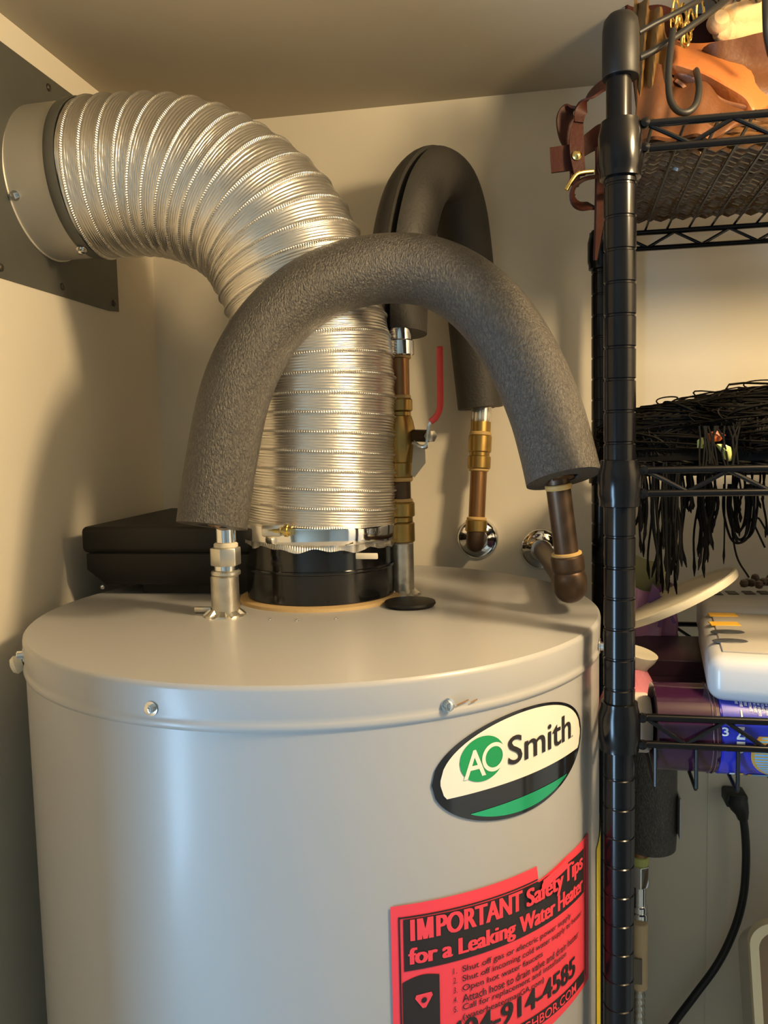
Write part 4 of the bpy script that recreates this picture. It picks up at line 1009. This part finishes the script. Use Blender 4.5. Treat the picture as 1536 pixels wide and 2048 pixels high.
# white round lid seen on edge
ld = thing('round_lid', 'white round plastic lid tilted against the power strip', 'lid', tuple(at(1365, 1235, D=.84)))
La, Lb = at(1262, 1252, D=.80), at(1462, 1139, D=.83)
lc = (La+Lb)/2; lx = (Lb-La).normalized(); rad = (Lb-La).length/2
ln = (up-lx*up.dot(lx)).normalized(); ly = ln.cross(lx)
vd = (lc-CAM).normalized(); ly = (vd-lx*vd.dot(lx)).normalized()
ln = lx.cross(ly); ln = ln if ln.dot(up) > 0 else -ln; ly = (ly*.985+ln*.17).normalized(); ln = lx.cross(ly); ln = ln if ln.dot(up) > 0 else -ln
obj('lid_plate', lathe([(0, -.001), (rad-.004, -.001), (rad-.001, -.0035), (rad, 0), (rad-.0005, .0035), (rad-.003, .0042), (rad-.005, .0018), (0, .0018)], lc+ly*rad*.15, ln, 72), M['cream_pl'], ld)
# power strip
psz = ZD3+.0685
px0 = at(1410, 1340, Y=.712).x
strip = thing('power_strip', 'white power strip with dark outlets lying on the navy carton', 'power strip', (.25, .80, psz))
psy0, psy1, pst = .700, .882, CZ-.1835
pbase = max(psz, CZ-.226)
PV = Vector((px0, psy0, 0)); RZ = Matrix.Translation(PV) @ Matrix.Rotation(-math.radians(8.2), 4, 'Z') @ Matrix.Translation(-PV)
def rz(VF): return xform(VF, RZ)
sb = obj('strip_body', rz(bevel(box(px0, px0+.36, psy0, psy1, psz, pst), .013, 5)), M['white_pl'], strip)  # stretched past the right of view so it helps shade the wall below
obj('strip_rear', rz(bevel(box(px0+.002, px0+.35, psy1-.004, psy1+.085, psz+.004, pst+.0085), .008, 4)), M['white_pl'], strip)
obj('top_plate', rz(bevel(box(px0+.012, px0+.35, psy0+.016, psy1-.010, pst-.001, pst+.0018), .0012, 2)), mat('warm_white_plate', (.42, .39, .345), .5), sb)
zt_ = pst+.0018
for px, py in ((1433, 1187), (1464, 1186), (1497, 1186), (1528, 1186)):
    c = at(px, py, Z=pst+.0085-CZ); obj('outlet_slot', bevel(box(c.x-.0055, c.x+.0055, c.y-.010, c.y+.010, pst+.0075, pst+.0093), .0006, 1), M['slot'], sb)
for px, py in ((1443, 1230), (1447, 1248)):
    c = at(px+2, py, Z=zt_-CZ); obj('yellow_marker', bevel(box(c.x-.0135, c.x+.0135, c.y-.0075, c.y+.0075, zt_-.0005, zt_+.0008), .0004, 1), M['yellow_lab'], sb)
for px, py in ((1455, 1264), (1460, 1282)):
    c = at(px, py, Z=zt_-CZ); V, F = lathe([(0, 0), (1, 0), (1, .5), (.9, 1), (0, 1)], n=32)
    obj('outlet_face', ([Vector((c.x+v[0]*.0150, c.y+v[1]*.0075, zt_-.0006+v[2]*.0014)) for v in V], F), M['grey_slot'], sb)
# string of beads
bd = thing('bead_string', 'string of small brown beads behind the power strip', 'necklace', tuple(at(1510, 1166, Z=-.175)))
bm_ = mesh('bead', *lathe([(0, -.005), (.0036, -.0036), (.005, 0), (.0036, .0036), (0, .005)], n=12), M['bead'])
for k in range(9):
    x_ = 1488+k*7.5; y_ = 1158+5*math.sin(k*1.7)+(-4 if k % 2 else 3); put('bead', bm_, bd, at(x_, y_+6, Z=-.1700))
obj('bead_cord', sweep([at(1486+k*8.5, 1164+4*math.sin(k*1.7), Z=-.1705) for k in range(9)], .0009, 6), M['cord'], bd)

# ------------------------------------------------------------------ below: cord and bin
pc_ = thing('electric_lead', 'black electric lead hanging from its plug on the back wall', 'lead', tuple(at(1475, 1610, Y=1.08)))
rows = [(1484, 1622), (1490, 1665), (1492, 1720), (1487, 1790), (1470, 1855), (1437, 1925), (1390, 1990), (1345, 2050), (1300, 2120)]
P = [at(x, y, Y=1.070) for x, y in spline(rows, 6)]
obj('cable', sweep(P, [.0056]+[.0050]*(len(P)-1), 14), M['cord'], pc_)
p0 = at(1472, 1608, Y=1.083)
plugP = [at(1473, 1590, Y=1.075), at(1474, 1602, Y=1.073), at(1479, 1614, Y=1.071), at(1484, 1626, Y=1.070), at(1486, 1638, Y=1.070)]
pl = obj('plug', sweep(plugP, [.0115, .0130, .0115, .0085, .0064], 20, ref=(1, 0, 0)), M['cord'], pc_)
obj('plug_face', bevel(box(plugP[0].x-.0135, plugP[0].x+.013, 1.068, YB, plugP[0].z-.015, plugP[0].z+.002), .003, 2), M['cord'], pc_)

bn = thing('storage_bin', 'pale plastic bin with cream rim standing on its side at lower right', 'bin', tuple(at(1530, 2100, Y=.96)))
b0 = at(1498, 1843, Y=.93); b1 = at(1511, 2048, Y=.93)
dx = (b1.x-b0.x)/(b0.z-b1.z)
def binw(z): return b0.x+dx*(b0.z-z)
# outer outline of the open side: up the left wall, round the corner, along the top
def outline(e):
    zt_ = b0.z-e; zl_ = b0.z-.62; P = []
    P.append((binw(zl_)+e, zl_)); r = .026-e*.6
    for k in range(9):
        a = PI-k*PI/2/8; P.append((binw(zt_-r)+e+r+r*math.cos(a), zt_-r+r*math.sin(a)))
    P.append((binw(zt_)+.30, zt_)); return P
def shell(y0_, y1_, e0, e1, m, name):
    A_, B_ = outline(e0), outline(e1); n = len(A_)
    dz = (y1_-y0_)*.75*(1 if y1_ > .95 else 0)
    V = [(x, y0_, z) for x, z in A_]+[(x, y1_, z-dz) for x, z in A_]+[(x, y0_, z) for x, z in B_]+[(x, y1_, z-dz) for x, z in B_]
    F = []
    for i in range(n-1): F += [(i, i+1, n+i+1, n+i), (2*n+i, 3*n+i, 3*n+i+1, 2*n+i+1), (i, 2*n+i, 2*n+i+1, i+1), (n+i, n+i+1, 3*n+i+1, 3*n+i)]
    F += [(0, n, 3*n, 2*n), (n-1, 3*n-1, 4*n-1, 2*n-1)]
    obj(name, (V, F), m, bn)
shell(.938, .985, 0, .004, M['bin'], 'bin_wall'); shell(.928, .939, -.001, .0085, M['bin_edge'], 'bin_rim')
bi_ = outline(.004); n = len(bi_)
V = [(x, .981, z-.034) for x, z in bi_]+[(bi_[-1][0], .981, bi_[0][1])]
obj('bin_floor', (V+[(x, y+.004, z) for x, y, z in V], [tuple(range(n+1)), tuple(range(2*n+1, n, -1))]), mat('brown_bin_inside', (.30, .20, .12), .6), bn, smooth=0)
